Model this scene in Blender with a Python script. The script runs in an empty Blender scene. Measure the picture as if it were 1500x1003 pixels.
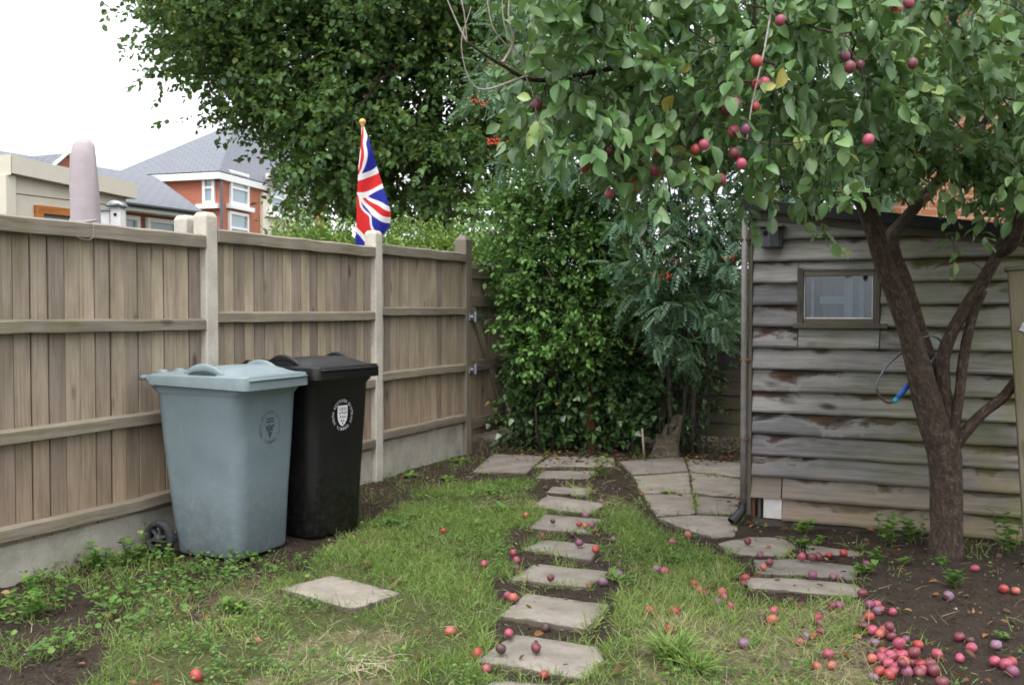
import bpy, math, random
import numpy as np
from mathutils import Vector, Matrix
random.seed(7); rng = np.random.default_rng(11)
sc = bpy.context.scene; COL = sc.collection
F = 1450.0; CH = 1.36; PITCH = math.atan(46.5/F)
CP, SP = math.cos(PITCH), math.sin(PITCH)
# ---------------------------------------------------------------- camera helpers
def ray(px, py):
    k = (501.5-py)/F
    return np.array([(px-750)/F, CP+SP*k, -SP+CP*k])
def gp(px, py, z=0.0):                    # pixel of the photo -> point on the ground
    d = ray(px, py); t = (z-CH)/d[2]
    return np.array([d[0]*t, d[1]*t, z])
def at(px, py, Y):                        # pixel + distance -> point
    d = ray(px, py); t = Y/d[1]
    return np.array([d[0]*t, Y, CH+d[2]*t])
def topx(P):
    P = np.asarray(P, float); x = P[..., 0]; y = P[..., 1]; z = P[..., 2]-CH
    f = y*CP-z*SP; u = y*SP+z*CP
    return 750+F*x/f, 501.5-F*u/f
FD = math.atan2(650, 1450)
U = np.array([math.sin(FD), math.cos(FD), 0]); N = np.array([math.cos(FD), -math.sin(FD), 0]); ZZ = np.array([0, 0, 1.0])
# ---------------------------------------------------------------- noise
def _h(ix, iy, s):
    n = (ix*374761393+iy*668265263+s*982451653) & 0xffffffff
    n = ((n ^ (n >> 13))*1274126177) & 0xffffffff
    return ((n ^ (n >> 16)) & 0xffff)/65535.0
def vnoise(x, y, s=0):
    x = np.asarray(x, float); y = np.asarray(y, float)
    ix = np.floor(x).astype(np.int64); iy = np.floor(y).astype(np.int64); fx = x-ix; fy = y-iy
    fx = fx*fx*(3-2*fx); fy = fy*fy*(3-2*fy)
    a = _h(ix, iy, s); b = _h(ix+1, iy, s); c = _h(ix, iy+1, s); d = _h(ix+1, iy+1, s)
    return (a*(1-fx)+b*fx)*(1-fy)+(c*(1-fx)+d*fx)*fy
def fbm(x, y, s=0, o=4):
    t = 0; a = .5
    for k in range(o):
        t = t+a*vnoise(x*2**k, y*2**k, s+k*17); a *= .5
    return t/(1-.5**o)
def inpoly(x, y, poly):
    x = np.asarray(x); y = np.asarray(y); r = np.zeros(x.shape, bool); n = len(poly)
    for i in range(n):
        x0, y0 = poly[i][:2]; x1, y1 = poly[(i+1) % n][:2]
        if y0 == y1: continue
        c = ((y0 > y) != (y1 > y)) & (x < (x1-x0)*(y-y0)/(y1-y0)+x0)
        r ^= c
    return r
# ---------------------------------------------------------------- objects
def tag(o, label=None, cat=None, group=None, kind=None):
    if label: o['label'] = label
    if cat: o['category'] = cat
    if group: o['group'] = group
    if kind: o['kind'] = kind
    return o
def empty(name, loc, label, cat, group=None, rz=0):
    o = bpy.data.objects.new(name, None); COL.objects.link(o); o.location = loc; o.rotation_euler = (0, 0, rz)
    o.empty_display_size = .1
    return tag(o, label, cat, group)
def link(name, me, m, parent=None, smooth=False):
    o = bpy.data.objects.new(name, me); COL.objects.link(o)
    if m is not None: me.materials.append(m)
    if smooth: me.polygons.foreach_set('use_smooth', np.ones(len(me.polygons), bool))
    if parent is not None:
        o.parent = parent
    return o
class MB:
    """collects pieces of ONE mesh"""
    def __init__(s): s.v = []; s.f = []; s.uv = []; s.t = []
    def add(s, vs, fs, uvs=None, tint=None):
        b = len(s.v); tint = random.random() if tint is None else tint
        s.v += [tuple(map(float, p)) for p in vs]; s.t += [tint]*len(vs)
        for i, f in enumerate(fs):
            s.f.append([b+k for k in f])
            s.uv.append(uvs[i] if uvs else [(vs[k][0], vs[k][2]) for k in f])
        return s
    def box(s, c, size, ax=None, tint=None, taper=None, off=None, longax=None):
        """c centre, size along the three axes ax; uv in metres, u along the longest axis"""
        ax = [np.array(a, float) for a in (ax or ((1, 0, 0), (0, 1, 0), (0, 0, 1)))]
        h = [k/2 for k in size]; c = np.array(c, float)
        sg = [(-1, -1, -1), (1, -1, -1), (1, 1, -1), (-1, 1, -1), (-1, -1, 1), (1, -1, 1), (1, 1, 1), (-1, 1, 1)]
        L = int(np.argmax(size)) if longax is None else longax
        lo = [tuple(g[i]*h[i] for i in range(3)) for g in sg]
        vs = []
        for g, l in zip(sg, lo):
            l = list(l)
            if taper and g[taper[0]] > 0:          # taper=(axis, factor, factor2..)
                for i in range(3):
                    if i != taper[0]: l[i] *= taper[1]
            vs.append(c+sum(ax[i]*l[i] for i in range(3)))
        fs = [(0, 3, 2, 1), (4, 5, 6, 7), (0, 1, 5, 4), (1, 2, 6, 5), (2, 3, 7, 6), (3, 0, 4, 7)]
        fa = [2, 2, 1, 0, 1, 0]
        ou = random.random()*20 if off is None else off
        uvs = []
        for f, n in zip(fs, fa):
            o = [i for i in range(3) if i != n]
            u_, v_ = (L, [i for i in o if i != L][0]) if L in o else (o[0], o[1])
            uvs.append([(lo[k][u_]+ou, lo[k][v_]+h[v_]) for k in f])
        return s.add(vs, fs, uvs, tint)
    def tube(s, pts, rad, n=8, cap=True, tint=None, rough=0, sq=None):
        pts = [np.array(p, float) for p in pts]; rad = [rad]*len(pts) if np.isscalar(rad) else rad
        m = len(pts); T = []
        for i in range(m):
            t = pts[min(i+1, m-1)]-pts[max(i-1, 0)]; T.append(t/(np.linalg.norm(t)+1e-9))
        r = np.cross(T[0], (0, 0, 1.0)); r = r if np.linalg.norm(r) > .05 else np.cross(T[0], (1.0, 0, 0)); r /= np.linalg.norm(r)
        vs = []; ln = 0; LS = []
        for i in range(m):
            r = r-T[i]*np.dot(r, T[i]); r /= np.linalg.norm(r); q = np.cross(T[i], r)
            if i: ln += np.linalg.norm(pts[i]-pts[i-1])
            LS.append(ln)
            for k in range(n):
                a = 2*math.pi*k/n
                R = rad[i]*(1+(rough*(fbm(k*1.3+i*.11, ln*6, 3)-.5)*2 if rough else 0))
                x, y = math.cos(a), math.sin(a)
                if sq: x *= sq[0]; y *= sq[1]
                vs.append(pts[i]+(r*x+q*y)*R)
        fs = []; uvs = []; per = 2*math.pi*max(rad)
        for i in range(m-1):
            for k in range(n):
                k2 = (k+1) % n
                fs.append((i*n+k, i*n+k2, (i+1)*n+k2, (i+1)*n+k))
                a0, a1 = k/n*per, (k+1)/n*per
                uvs.append([(LS[i], a0), (LS[i], a1), (LS[i+1], a1), (LS[i+1], a0)])
        if cap:
            fs.append(tuple(range(n-1, -1, -1))); uvs.append([(0, 0)]*n)
            fs.append(tuple((m-1)*n+k for k in range(n))); uvs.append([(0, 0)]*n)
        return s.add(vs, fs, uvs, tint)
    def rings(s, rings, cap0=True, cap1=True, tint=None):
        n = len(rings[0]); vs = [p for r in rings for p in r]; fs = []
        for i in range(len(rings)-1):
            for k in range(n):
                fs.append((i*n+k, i*n+(k+1) % n, (i+1)*n+(k+1) % n, (i+1)*n+k))
        if cap0: fs.append(tuple(range(n-1, -1, -1)))
        if cap1: fs.append(tuple((len(rings)-1)*n+k for k in range(n)))
        return s.add(vs, fs, None, tint)
    def lathe(s, prof, c, axis=(0, 0, 1), n=16, tint=None, cap=True):
        a = np.array(axis, float); a /= np.linalg.norm(a); x = np.cross(a, (0, 0, 1.0))
        x = x if np.linalg.norm(x) > .1 else np.cross(a, (0, 1.0, 0)); x /= np.linalg.norm(x); y = np.cross(a, x); c = np.array(c, float)
        return s.rings([[c+a*h+(x*math.cos(2*math.pi*k/n)+y*math.sin(2*math.pi*k/n))*r for k in range(n)] for r, h in prof], cap, cap, tint)
    def prism(s, poly, z0, z1, tint=None):
        n = len(poly); b = [(p[0], p[1], z0) for p in poly]; t = [(p[0], p[1], z1) for p in poly]
        return s.rings([b, t], True, True, tint)
    def build(s, name, m, parent=None, smooth=False, bevel=0, origin=None):
        me = bpy.data.meshes.new(name)
        v = s.v
        if parent is not None or origin is not None:
            w = (parent.matrix_basis if parent is not None else Matrix.Translation(Vector(origin)))
            if parent is not None and parent.parent is not None: w = parent.parent.matrix_basis @ w
            iv = w.inverted(); v = [tuple(iv @ Vector(p)) for p in v]
        me.from_pydata(v, [], s.f)
        ul = me.uv_layers.new(name='UVMap')
        flat = [c for f in s.uv for p in f for c in p]
        ul.data.foreach_set('uv', flat)
        a = me.attributes.new('tint', 'FLOAT', 'POINT'); a.data.foreach_set('value', s.t)
        o = link(name, me, m, parent, smooth)
        if origin is not None and parent is None: o.location = origin
        if bevel:
            b = o.modifiers.new('soft', 'BEVEL'); b.width = bevel; b.segments = 2; b.limit_method = 'ANGLE'
        return o
def np_mesh(name, V, loops, sizes, tint, m, parent=None, smooth=True):
    me = bpy.data.meshes.new(name)
    if parent is not None:
        iv = np.array(parent.matrix_basis.inverted()); V = V@iv[:3, :3].T+iv[:3, 3]
    me.vertices.add(len(V)); me.vertices.foreach_set('co', np.ascontiguousarray(V, np.float32).ravel())
    me.loops.add(len(loops)); me.loops.foreach_set('vertex_index', loops.astype(np.int32))
    me.polygons.add(len(sizes)); st = np.concatenate([[0], np.cumsum(sizes)[:-1]]).astype(np.int32)
    me.polygons.foreach_set('loop_start', st); me.polygons.foreach_set('loop_total', sizes.astype(np.int32))
    me.update(calc_edges=True)
    a = me.attributes.new('tint', 'FLOAT', 'POINT'); a.data.foreach_set('value', tint.astype(np.float32))
    return link(name, me, m, parent, smooth)
def nrm(a): return a/(np.linalg.norm(a, axis=-1, keepdims=True)+1e-9)
class Leaves:
    """many leaf-sized faces of one crown, gathered into ONE mesh"""
    def __init__(s): s.V = []; s.L = []; s.S = []; s.T = []; s.n = 0
    def add(s, tv, tf, pos, d, up, size, tint, wid=1.0):
        n = len(pos)
        if n == 0: return
        y = nrm(d); x = nrm(np.cross(y, up)); z = np.cross(x, y)
        sz = np.broadcast_to(np.asarray(size, float), (n,)); w = np.broadcast_to(np.asarray(wid, float), (n,))
        V = pos[:, None, :]+sz[:, None, None]*(tv[None, :, 0, None]*w[:, None, None]*x[:, None, :]+tv[None, :, 1, None]*y[:, None, :]+tv[None, :, 2, None]*z[:, None, :])
        k = len(tv); fl = np.array([i for f in tf for i in f]); fs = np.array([len(f) for f in tf])
        s.V.append(V.reshape(-1, 3)); s.L.append((fl[None, :]+s.n+(np.arange(n)*k)[:, None]).ravel()); s.S.append(np.tile(fs, n))
        s.T.append(np.repeat(np.broadcast_to(tint, (n,)), k)); s.n += n*k
    def build(s, name, m, parent=None, smooth=True):
        return np_mesh(name, np.concatenate(s.V), np.concatenate(s.L), np.concatenate(s.S), np.concatenate(s.T), m, parent, smooth)
def rnd_dir(n): return nrm(rng.normal(size=(n, 3)))
# leaf templates: x across, y along, z normal
def leaf_t(rows, widths, fold=.25, curl=.2):
    v = []; idx = []
    for t, w in zip(rows, widths):
        z = -curl*t*t
        if w < .005: idx.append((len(v),)); v.append((0, t, z))
        else:
            idx.append((len(v), len(v)+1, len(v)+2)); v += [(-w, t, z+fold*w), (0, t, z), (w, t, z+fold*w)]
    f = []
    for a, b in zip(idx, idx[1:]):
        if len(a) == 1: f += [(a[0], b[1], b[0]), (a[0], b[2], b[1])]
        elif len(b) == 1: f += [(a[0], a[1], b[0]), (a[1], a[2], b[0])]
        else: f += [(a[0], a[1], b[1], b[0]), (a[1], a[2], b[2], b[1])]
    return np.array(v), f
PLUM = leaf_t([0, .1, .3, .52, .75, .92, 1], [0, .1, .27, .33, .25, .1, 0], .35, .22)
PLUM2 = leaf_t([0, .1, .3, .52, .75, .92, 1], [0, .1, .25, .31, .25, .11, 0], .6, .45)
HEX = (np.array([(0, 0, 0), (.28, .3, .1), (.24, .7, .06), (0, 1, -.12), (-.24, .7, .06), (-.28, .3, .1)]), [(0, 1, 2, 3), (0, 3, 4, 5)])
DIA = (np.array([(0, 0, 0), (.36, .45, .1), (0, 1, -.08), (-.36, .45, .1)]), [(0, 1, 2), (0, 2, 3)])
IVY = (np.array([(0, 0, 0), (.42, .1, .03), (.3, .42, .05), (0, 1, -.1), (-.3, .42, .05), (-.42, .1, .03)]), [(0, 1, 2, 3), (0, 3, 4, 5)])
ROUND = (np.array([(0, 0, 0), (.4, .25, .05), (.42, .65, .04), (0, .95, -.05), (-.42, .65, .04), (-.4, .25, .05)]), [(0, 1, 2, 3), (0, 3, 4, 5)])
def pinnate(pairs=6, lw=.075, ll=.3):
    v = []; f = []
    def leaflet(o, d, L, W):
        o = np.array(o, float); d = nrm(np.array(d, float)); s = np.array([-d[1], d[0], 0])*W
        b = len(v); e = o+d*L; m_ = o+d*L*.5; e[2] -= L*.25; m_[2] += .01
        v.extend([tuple(o), tuple(m_+s), tuple(e), tuple(m_-s)]); f.append((b, b+1, b+2, b+3))
    for i in range(pairs):
        t = .22+.7*i/(pairs-1); z = -.35*t*t; L = ll*(1-.35*abs(t-.5))
        for sg in (-1, 1): leaflet((0, t, z), (sg, .45, -.15), L, lw)
    leaflet((0, .96, -.35*.92), (0, 1, -.3), ll*.9, lw)
    b = len(v); v.extend([(-.008, 0, 0), (.008, 0, 0), (.005, .98, -.34), (-.005, .98, -.34)]); f.append((b, b+1, b+2, b+3))
    return np.array(v), f
PIN = pinnate()
def sprays(LV, tmpl, base, d, n, length, size, tint0, tint_var=.5, droop=.3, wid=1.0, spread=1.0):
    """leaves along short twigs: base (S,3), d (S,3); n leaves each"""
    S = len(base)
    if S == 0: return
    d = nrm(d); a = nrm(np.cross(d, nrm(rnd_dir(S)))); b = np.cross(d, a)
    t = (np.arange(n)+.5)/n
    ph = np.arange(n)*2.4+rng.random((S, 1))*6.28
    side = np.cos(ph)[..., None]*a[:, None, :]+np.sin(ph)[..., None]*b[:, None, :]
    L = np.broadcast_to(np.asarray(length), (S,))
    pos = base[:, None, :]+d[:, None, :]*(t[None, :, None]*L[:, None, None])
    pos = pos-np.array([0, 0, 1.0])*(droop*.5*(t**2)[None, :, None]*L[:, None, None])
    dd = nrm(side*spread+d[:, None, :]*(.35+t[None, :, None]*.9)+rng.normal(size=(S, n, 3))*.25-np.array([0, 0, droop]))
    up = nrm(np.array([0, 0, 1.0])+rng.normal(size=(S, n, 3))*.45+side*.3)
    m = S*n
    tt = np.clip(np.repeat(np.broadcast_to(tint0, (S,)), n)+rng.normal(size=m)*tint_var*.3, 0, 1)
    LV.add(*tmpl, pos.reshape(-1, 3), dd.reshape(-1, 3), up.reshape(-1, 3), size*(.65+rng.random(m)*.6), tt, wid)
def grow(skel, targets, step=.12, r0=.0025, pw=.42, wob=.12, sag=0.0):
    """join every target to the nearest node already there; returns polylines with radii, and each target's last direction"""
    P = [np.array(p, float) for p in skel]; par = [-1]*len(P); ns = len(P); tips = []
    A = np.zeros((200000, 3)); A[:ns] = P
    cnt = ns; T = np.asarray(targets, float)
    dm = np.array([np.min(np.linalg.norm(A[:ns]-t, axis=1)) for t in T]); order = np.argsort(dm)
    chains = []
    for j in order:
        t = T[j]; dist = np.linalg.norm(A[:cnt]-t, axis=1); i = int(np.argmin(dist)); D = dist[i]
        k = max(2, int(D/step)); prev = i; ch = [i]
        off = rng.normal(size=3)*D*wob
        for q in range(1, k+1):
            s = q/k; p = A[i]*(1-s)+t*s+off*math.sin(math.pi*s)+np.array([0, 0, sag*D*math.sin(math.pi*s)])
            A[cnt] = p; par.append(prev); prev = cnt; ch.append(cnt); cnt += 1
        chains.append(ch); tips.append((j, prev))
    c = np.zeros(cnt)
    for _, e in tips: c[e] += 1
    for i in range(cnt-1, ns-1, -1): c[par[i]] += c[i]
    out = [([A[i] for i in ch], [r0*max(1, c[i if q else ch[1]])**pw for q, i in enumerate(ch)]) for ch in chains]
    dirs = np.zeros_like(T)
    for j, e in tips: dirs[j] = A[e]-A[par[e]]
    return out, nrm(dirs)
def resample(pts, k=6):
    """Catmull-Rom through rows of numbers"""
    P = np.array(pts, float); P = np.vstack([2*P[0]-P[1], P, 2*P[-1]-P[-2]]); out = []
    for i in range(1, len(P)-2):
        for q in range(k):
            t = q/k; a, b, c, d = P[i-1:i+3]
            out.append(.5*((2*b)+(c-a)*t+(2*a-5*b+4*c-d)*t*t+(3*b-a-3*c+d)*t**3))
    out.append(P[-2]); return np.array(out)
# ---------------------------------------------------------------- materials
def S2L(r, g, b): return tuple((c/255/12.92 if c/255 <= .04045 else ((c/255+.055)/1.055)**2.4) for c in (r, g, b))
class NT:
    def __init__(s, name):
        s.m = bpy.data.materials.new(name); s.m.use_nodes = True; s.t = s.m.node_tree; s.b = s.t.nodes['Principled BSDF']; s.out = s.t.nodes['Material Output']
    def n(s, typ, props=None, **inp):
        o = s.t.nodes.new('ShaderNode'+typ)
        for k, v in (props or {}).items(): setattr(o, k, v)
        for k, v in inp.items(): s.set(o, k, v)
        return o
    def set(s, o, k, v):
        i = o.inputs[int(k[1:])] if k[0] == 'i' and k[1:].isdigit() else o.inputs[k.replace('_', ' ')]
        if isinstance(v, bpy.types.NodeSocket): s.t.links.new(v, i)
        elif isinstance(v, bpy.types.Node): s.t.links.new(v.outputs[0], i)
        else:
            if isinstance(v, tuple) and len(v) == 3 and i.type == 'RGBA': v = v+(1,)
            i.default_value = v
    def math(s, op, a, b=None, c=None, clamp=False):
        o = s.n('Math', {'operation': op, 'use_clamp': clamp}, i0=a)
        if b is not None: s.set(o, 'i1', b)
        if c is not None: s.set(o, 'i2', c)
        return o.outputs[0]
    def mix(s, f, a, b, mode='MIX'):
        o = s.n('MixRGB', {'blend_type': mode}, Fac=f, Color1=a, Color2=b); return o.outputs[0]
    def ramp(s, f, stops, interp='LINEAR'):
        o = s.n('ValToRGB', None, Fac=f); cr = o.color_ramp; cr.interpolation = interp
        while len(cr.elements) < len(stops): cr.elements.new(.5)
        for e, (p, c) in zip(cr.elements, stops): e.position = p; e.color = (c if isinstance(c, tuple) else (c, c, c))+(1,)
        return o.outputs[0]
    def noise(s, vec, scale, detail=4, rough=.55, dist=0):
        return s.n('TexNoise', None, Vector=vec, Scale=scale, Detail=detail, Roughness=rough, Distortion=dist).outputs[0]
    def map(s, vec, scale=(1, 1, 1), loc=(0, 0, 0)):
        return s.n('Mapping', None, Vector=vec, Scale=scale, Location=loc).outputs[0]
    def uv(s): return s.n('UVMap').outputs[0]
    def obj(s): return s.n('TexCoord').outputs['Object']
    def pos(s): return s.n('NewGeometry').outputs['Position']
    def tint(s, name='tint'): return s.n('Attribute', {'attribute_name': name}).outputs['Fac']
    def bump(s, h, st=.3, d=.01): return s.n('Bump', None, Strength=st, Distance=d, Height=h).outputs[0]
    def fin(s, col=None, rough=None, spec=None, norm=None, **kw):
        for k, v in (('Base Color', col), ('Roughness', rough), ('Specular IOR Level', spec), ('Normal', norm)):
            if v is not None: s.set(s.b, k, v)
        for k, v in kw.items(): s.set(s.b, k, v)
        return s.m
def plain(name, col, rough=.5, var=.12, scale=30, bump=.0, metal=0, spec=.4):
    k = NT(name); p = k.obj(); n = k.noise(p, scale, 5)
    c = k.mix(k.ramp(n, [(.3, 0.), (.7, 1.)]), tuple(x*(1-var) for x in col), tuple(min(1, x*(1+var)) for x in col))
    return k.fin(c, rough, spec, k.bump(n, bump, .01) if bump else None, Metallic=metal)
def wood(name, dark, light, stain=0, green=0, rough=.85, grain=22, knots=.5, bw=.1, gpos=None, damp=0, dampz=.9):
    k = NT(name); uv = k.uv(); t = k.tint()
    off = k.n('CombineXYZ', None, X=k.math('MULTIPLY', t, 37.0), Y=k.math('MULTIPLY', t, 11.0)).outputs[0]
    v = k.n('VectorMath', {'operation': 'ADD'}, i0=uv, i1=off).outputs[0]
    warp = k.noise(k.map(v, (2.5, 6, 1)), 1, 3)
    g1 = k.noise(k.map(v, (1.3, 38, 1)), 1, 5, .6, .7)
    g2 = k.noise(k.map(v, (6, 160, 1)), 1, 3, .6)
    g = k.math('ADD', k.math('MULTIPLY', g1, .58), k.math('MULTIPLY', g2, .42))
    c = k.ramp(g, [(.28, dark), (.5, tuple(a*.35+b*.65 for a, b in zip(dark, light))), (.75, light)])
    val = k.math('MULTIPLY_ADD', t, .62, .68)
    c = k.mix(1., c, k.n('CombineXYZ', None, X=val, Y=val, Z=k.math('MULTIPLY_ADD', t, .5, .76)).outputs[0], 'MULTIPLY')
    big = k.noise(k.map(v, (1.2, 3, 1)), 1.7, 4)
    c = k.mix(k.ramp(big, [(.4, 0.), (.75, .55)]), c, tuple(x*.62 for x in dark))
    # knots
    vo = k.n('TexVoronoi', None, Vector=k.map(v, (2.2, 5.5, 1)), Scale=1.0)
    kn = k.ramp(vo.outputs['Distance'], [(.06, 1.), (.15, 0.)])
    c = k.mix(k.math('MULTIPLY', kn, knots), c, tuple(x*.3 for x in dark))
    hgt = k.math('SUBTRACT', g, k.math('MULTIPLY', kn, .4))
    if stain:
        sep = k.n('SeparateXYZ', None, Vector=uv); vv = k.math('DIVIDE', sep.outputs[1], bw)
        sn = k.noise(k.map(v, (1.5, 4, 1)), 1.0, 6, .6, 1.0)
        s_ = k.math('ADD', vv, k.math('MULTIPLY', k.math('SUBTRACT', sn, .5), 2.9))
        mk = k.ramp(s_, [(.78, 0.), (.9, .75), (1.2, 1.)])
        c = k.mix(k.math('MULTIPLY', mk, stain), c, k.mix(k.ramp(k.noise(k.map(v, (3, 20, 1)), 1.3, 3), [(.4, 0.), (.62, 1.)]), (.018, .012, .009), (.085, .04, .018)))
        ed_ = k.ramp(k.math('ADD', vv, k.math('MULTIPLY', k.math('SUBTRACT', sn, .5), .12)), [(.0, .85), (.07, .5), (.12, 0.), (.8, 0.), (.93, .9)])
        c = k.mix(ed_, c, (.02, .017, .014))  # shadow of the lap gaps, painted dark along both edges of each board
        # bleached band just below the stain
        bl = k.ramp(s_, [(.4, 0.), (.6, .35), (.74, .35), (.8, 0.)])
        c = k.mix(bl, c, (.30, .28, .262))
    if damp:      # boards stay brown where they are wet, towards the ground
        sz = k.n('SeparateXYZ', None, Vector=k.pos()); dz = k.math('ADD', sz.outputs[2], k.math('MULTIPLY', k.math('SUBTRACT', big, .5), 1.2))
        c = k.mix(k.math('MULTIPLY', k.n('MapRange', None, Value=dz, From_Min=.05, From_Max=dampz, To_Min=1., To_Max=0.).outputs[0], damp), c, k.mix(.5, k.mix(1., c, (1.1, .72, .45), 'MULTIPLY'), tuple(a*f for a, f in zip(light, (.55, .42, .3)))))
    if green:
        gm = k.noise(k.map(k.pos(), (1, 1, 1)), 3.2, 6, .65)
        fac = k.ramp(gm, [(.5, 0.), (.72, 1.)])
        if gpos is not None:   # mould grows on one side of the boards
            dotp = k.n('VectorMath', {'operation': 'DOT_PRODUCT'}, i0=k.pos(), i1=gpos[0]).outputs['Value']
            fac = k.math('MULTIPLY', k.ramp(gm, [(.38, 0.), (.66, 1.)]), k.math('MULTIPLY_ADD', dotp, gpos[1], gpos[2], True))
        c = k.mix(k.math('MULTIPLY', fac, green), c, (.13, .135, .03))
    return k.fin(c, rough, .25, k.bump(hgt, .6, .004))
def leafmat(name, stops, trans=.35, rough=.5, spec=.35, under=(.10, .14, .07)):
    k = NT(name); t = k.tint()
    c = k.ramp(t, stops)
    n = k.noise(k.obj(), 40, 2)
    c = k.mix(k.math('MULTIPLY', n, .35), c, tuple(x*.5 for x in stops[0][1]))
    geo = k.n('NewGeometry')
    c2 = k.mix(k.math('MULTIPLY', geo.outputs['Backfacing'], .55), c, under)
    k.fin(c2, rough, spec)
    tr = k.n('BsdfTranslucent', None, Color=k.mix(.5, c, (.16, .22, .03)))
    mx = k.n('MixShader', None, Fac=trans, i1=k.b, i2=tr.outputs[0])
    k.t.links.new(mx.outputs[0], k.out.inputs[0])
    return k.m
M = {}
M['fence'] = wood('weathered_fence_wood', (0.1509, 0.1127, 0.07848), (0.4226, 0.3471, 0.2636), knots=.75, green=.22, damp=.38, dampz=1.0)
M['rail'] = wood('weathered_rail_wood', (0.1043, 0.08618, 0.0635), (0.2994, 0.2586, 0.1996), knots=.6, green=.4)
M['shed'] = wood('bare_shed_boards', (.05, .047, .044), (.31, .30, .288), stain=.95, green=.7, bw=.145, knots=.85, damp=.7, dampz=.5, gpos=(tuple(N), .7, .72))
M['shedtrim'] = wood('shed_trim_wood', (0.04675, 0.03995, 0.0323), (0.136, 0.119, 0.09775), green=.3)
M['backfence'] = wood('dark_back_fence_wood', (.05, .042, .034), (.15, .13, .11), green=.7)
M['post'] = wood('timber_post', (0.1032, 0.086, 0.0645), (0.258, 0.2236, 0.172), green=.3)
M['greenpost'] = wood('mossy_timber', (0.09, 0.0792, 0.0504), (0.216, 0.1845, 0.126), green=.4)
M['patch'] = wood('newer_wood', (.19, .155, .115), (.33, .28, .21))
M['brownwood'] = wood('orange_brown_wood', (.22, .07, .012), (.48, .19, .05), knots=0)
M['redwood'] = wood('rusty_brown_wood', (.06, .026, .015), (.17, .08, .045))
def concrete(name, a, b, green=.5, brown=.3):
    k = NT(name); p = k.pos()
    n = k.noise(p, 6, 6, .6); f = k.noise(p, 90, 4, .7)
    c = k.mix(k.ramp(n, [(.3, 0.), (.7, 1.)]), a, b)
    c = k.mix(k.math('MULTIPLY', k.ramp(f, [(.35, 1.), (.55, 0.)]), .35), c, tuple(x*.55 for x in a))
    g = k.noise(p, 2.7, 5, .6)
    c = k.mix(k.math('MULTIPLY', k.ramp(g, [(.52, 0.), (.7, 1.)]), green), c, (.12, .13, .06))
    g2 = k.noise(k.map(p, (1, 1, 1), (7, 3, 1)), 3.7, 5, .65)
    c = k.mix(k.math('MULTIPLY', k.ramp(g2, [(.5, 0.), (.7, 1.)]), brown), c, (.11, .085, .06))
    return k.fin(c, .9, .2, k.bump(k.math('ADD', f, n), .4, .006))
M['conc'] = concrete('pale_concrete', (0.4154, 0.3793, 0.3251), (0.5599, 0.5192, 0.4515), .2, .15)
M['gravelb'] = concrete('gravel_board_concrete', (0.3179, 0.2986, 0.2504), (0.4431, 0.4142, 0.3564), .45, .35)
def slabmat():
    k = NT('old_paving_stone'); p = k.pos(); r = k.n('ObjectInfo').outputs['Random']
    pv = k.n('VectorMath', {'operation': 'ADD'}, i0=p, i1=k.n('CombineXYZ', None, X=k.math('MULTIPLY', r, 9.)).outputs[0]).outputs[0]
    n = k.noise(pv, 5, 7, .62); f = k.noise(pv, 110, 3, .7); m_ = k.noise(pv, 16, 5, .7)
    c = k.mix(k.ramp(n, [(.3, 0.), (.72, 1.)]), (.15, .13, .108), (.275, .245, .208))
    c = k.mix(k.math('MULTIPLY', k.ramp(m_, [(.55, 0.), (.72, 1.)]), .6), c, (.12, .10, .08))
    c = k.mix(k.math('MULTIPLY', k.ramp(f, [(.35, 1.), (.5, 0.)]), .3), c, (.12, .10, .085))
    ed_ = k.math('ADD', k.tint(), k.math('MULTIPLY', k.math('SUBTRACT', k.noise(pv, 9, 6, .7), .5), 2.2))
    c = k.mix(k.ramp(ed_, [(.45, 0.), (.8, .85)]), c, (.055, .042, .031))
    c = k.mix(1., c, k.n('CombineXYZ', None, X=k.math('MULTIPLY_ADD', r, .3, .82), Y=k.math('MULTIPLY_ADD', r, .3, .82), Z=k.math('MULTIPLY_ADD', r, .24, .86)).outputs[0], 'MULTIPLY')
    return k.fin(c, .88, .25, k.bump(k.math('ADD', k.math('MULTIPLY', f, .5), m_), .5, .008))
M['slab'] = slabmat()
def groundmat():
    k = NT('garden_ground'); p = k.pos()
    z = k.tint('tint'); st = k.tint('straw')
    n1 = k.noise(p, 9, 8, .7); n2 = k.noise(p, 70, 5, .7); n3 = k.noise(p, 2.2, 4)
    soil = k.ramp(n2, [(.3, (.010, .007, .005)), (.5, (.03, .021, .016)), (.72, (.07, .052, .038))])
    soil = k.mix(k.ramp(n1, [(.4, 0.), (.7, .5)]), soil, (.058, .042, .031))
    sod = k.ramp(n2, [(.3, (.03, .032, .014)), (.5, (.06, .07, .025)), (.7, (.12, .125, .05))])
    dry = k.ramp(n2, [(.3, (.09, .075, .045)), (.55, (.2, .165, .1)), (.75, (.3, .26, .17))])
    c = k.mix(k.math('ADD', z, k.math('MULTIPLY', k.math('SUBTRACT', n1, .5), .6), None, True), soil, sod)
    c = k.mix(k.math('MULTIPLY', st, k.ramp(n1, [(.35, .2), (.6, .9)])), c, dry)
    return k.fin(c, .95, .15, k.bump(k.math('ADD', n1, k.math('MULTIPLY', n2, .7)), .9, .02))
M['ground'] = groundmat()
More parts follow.
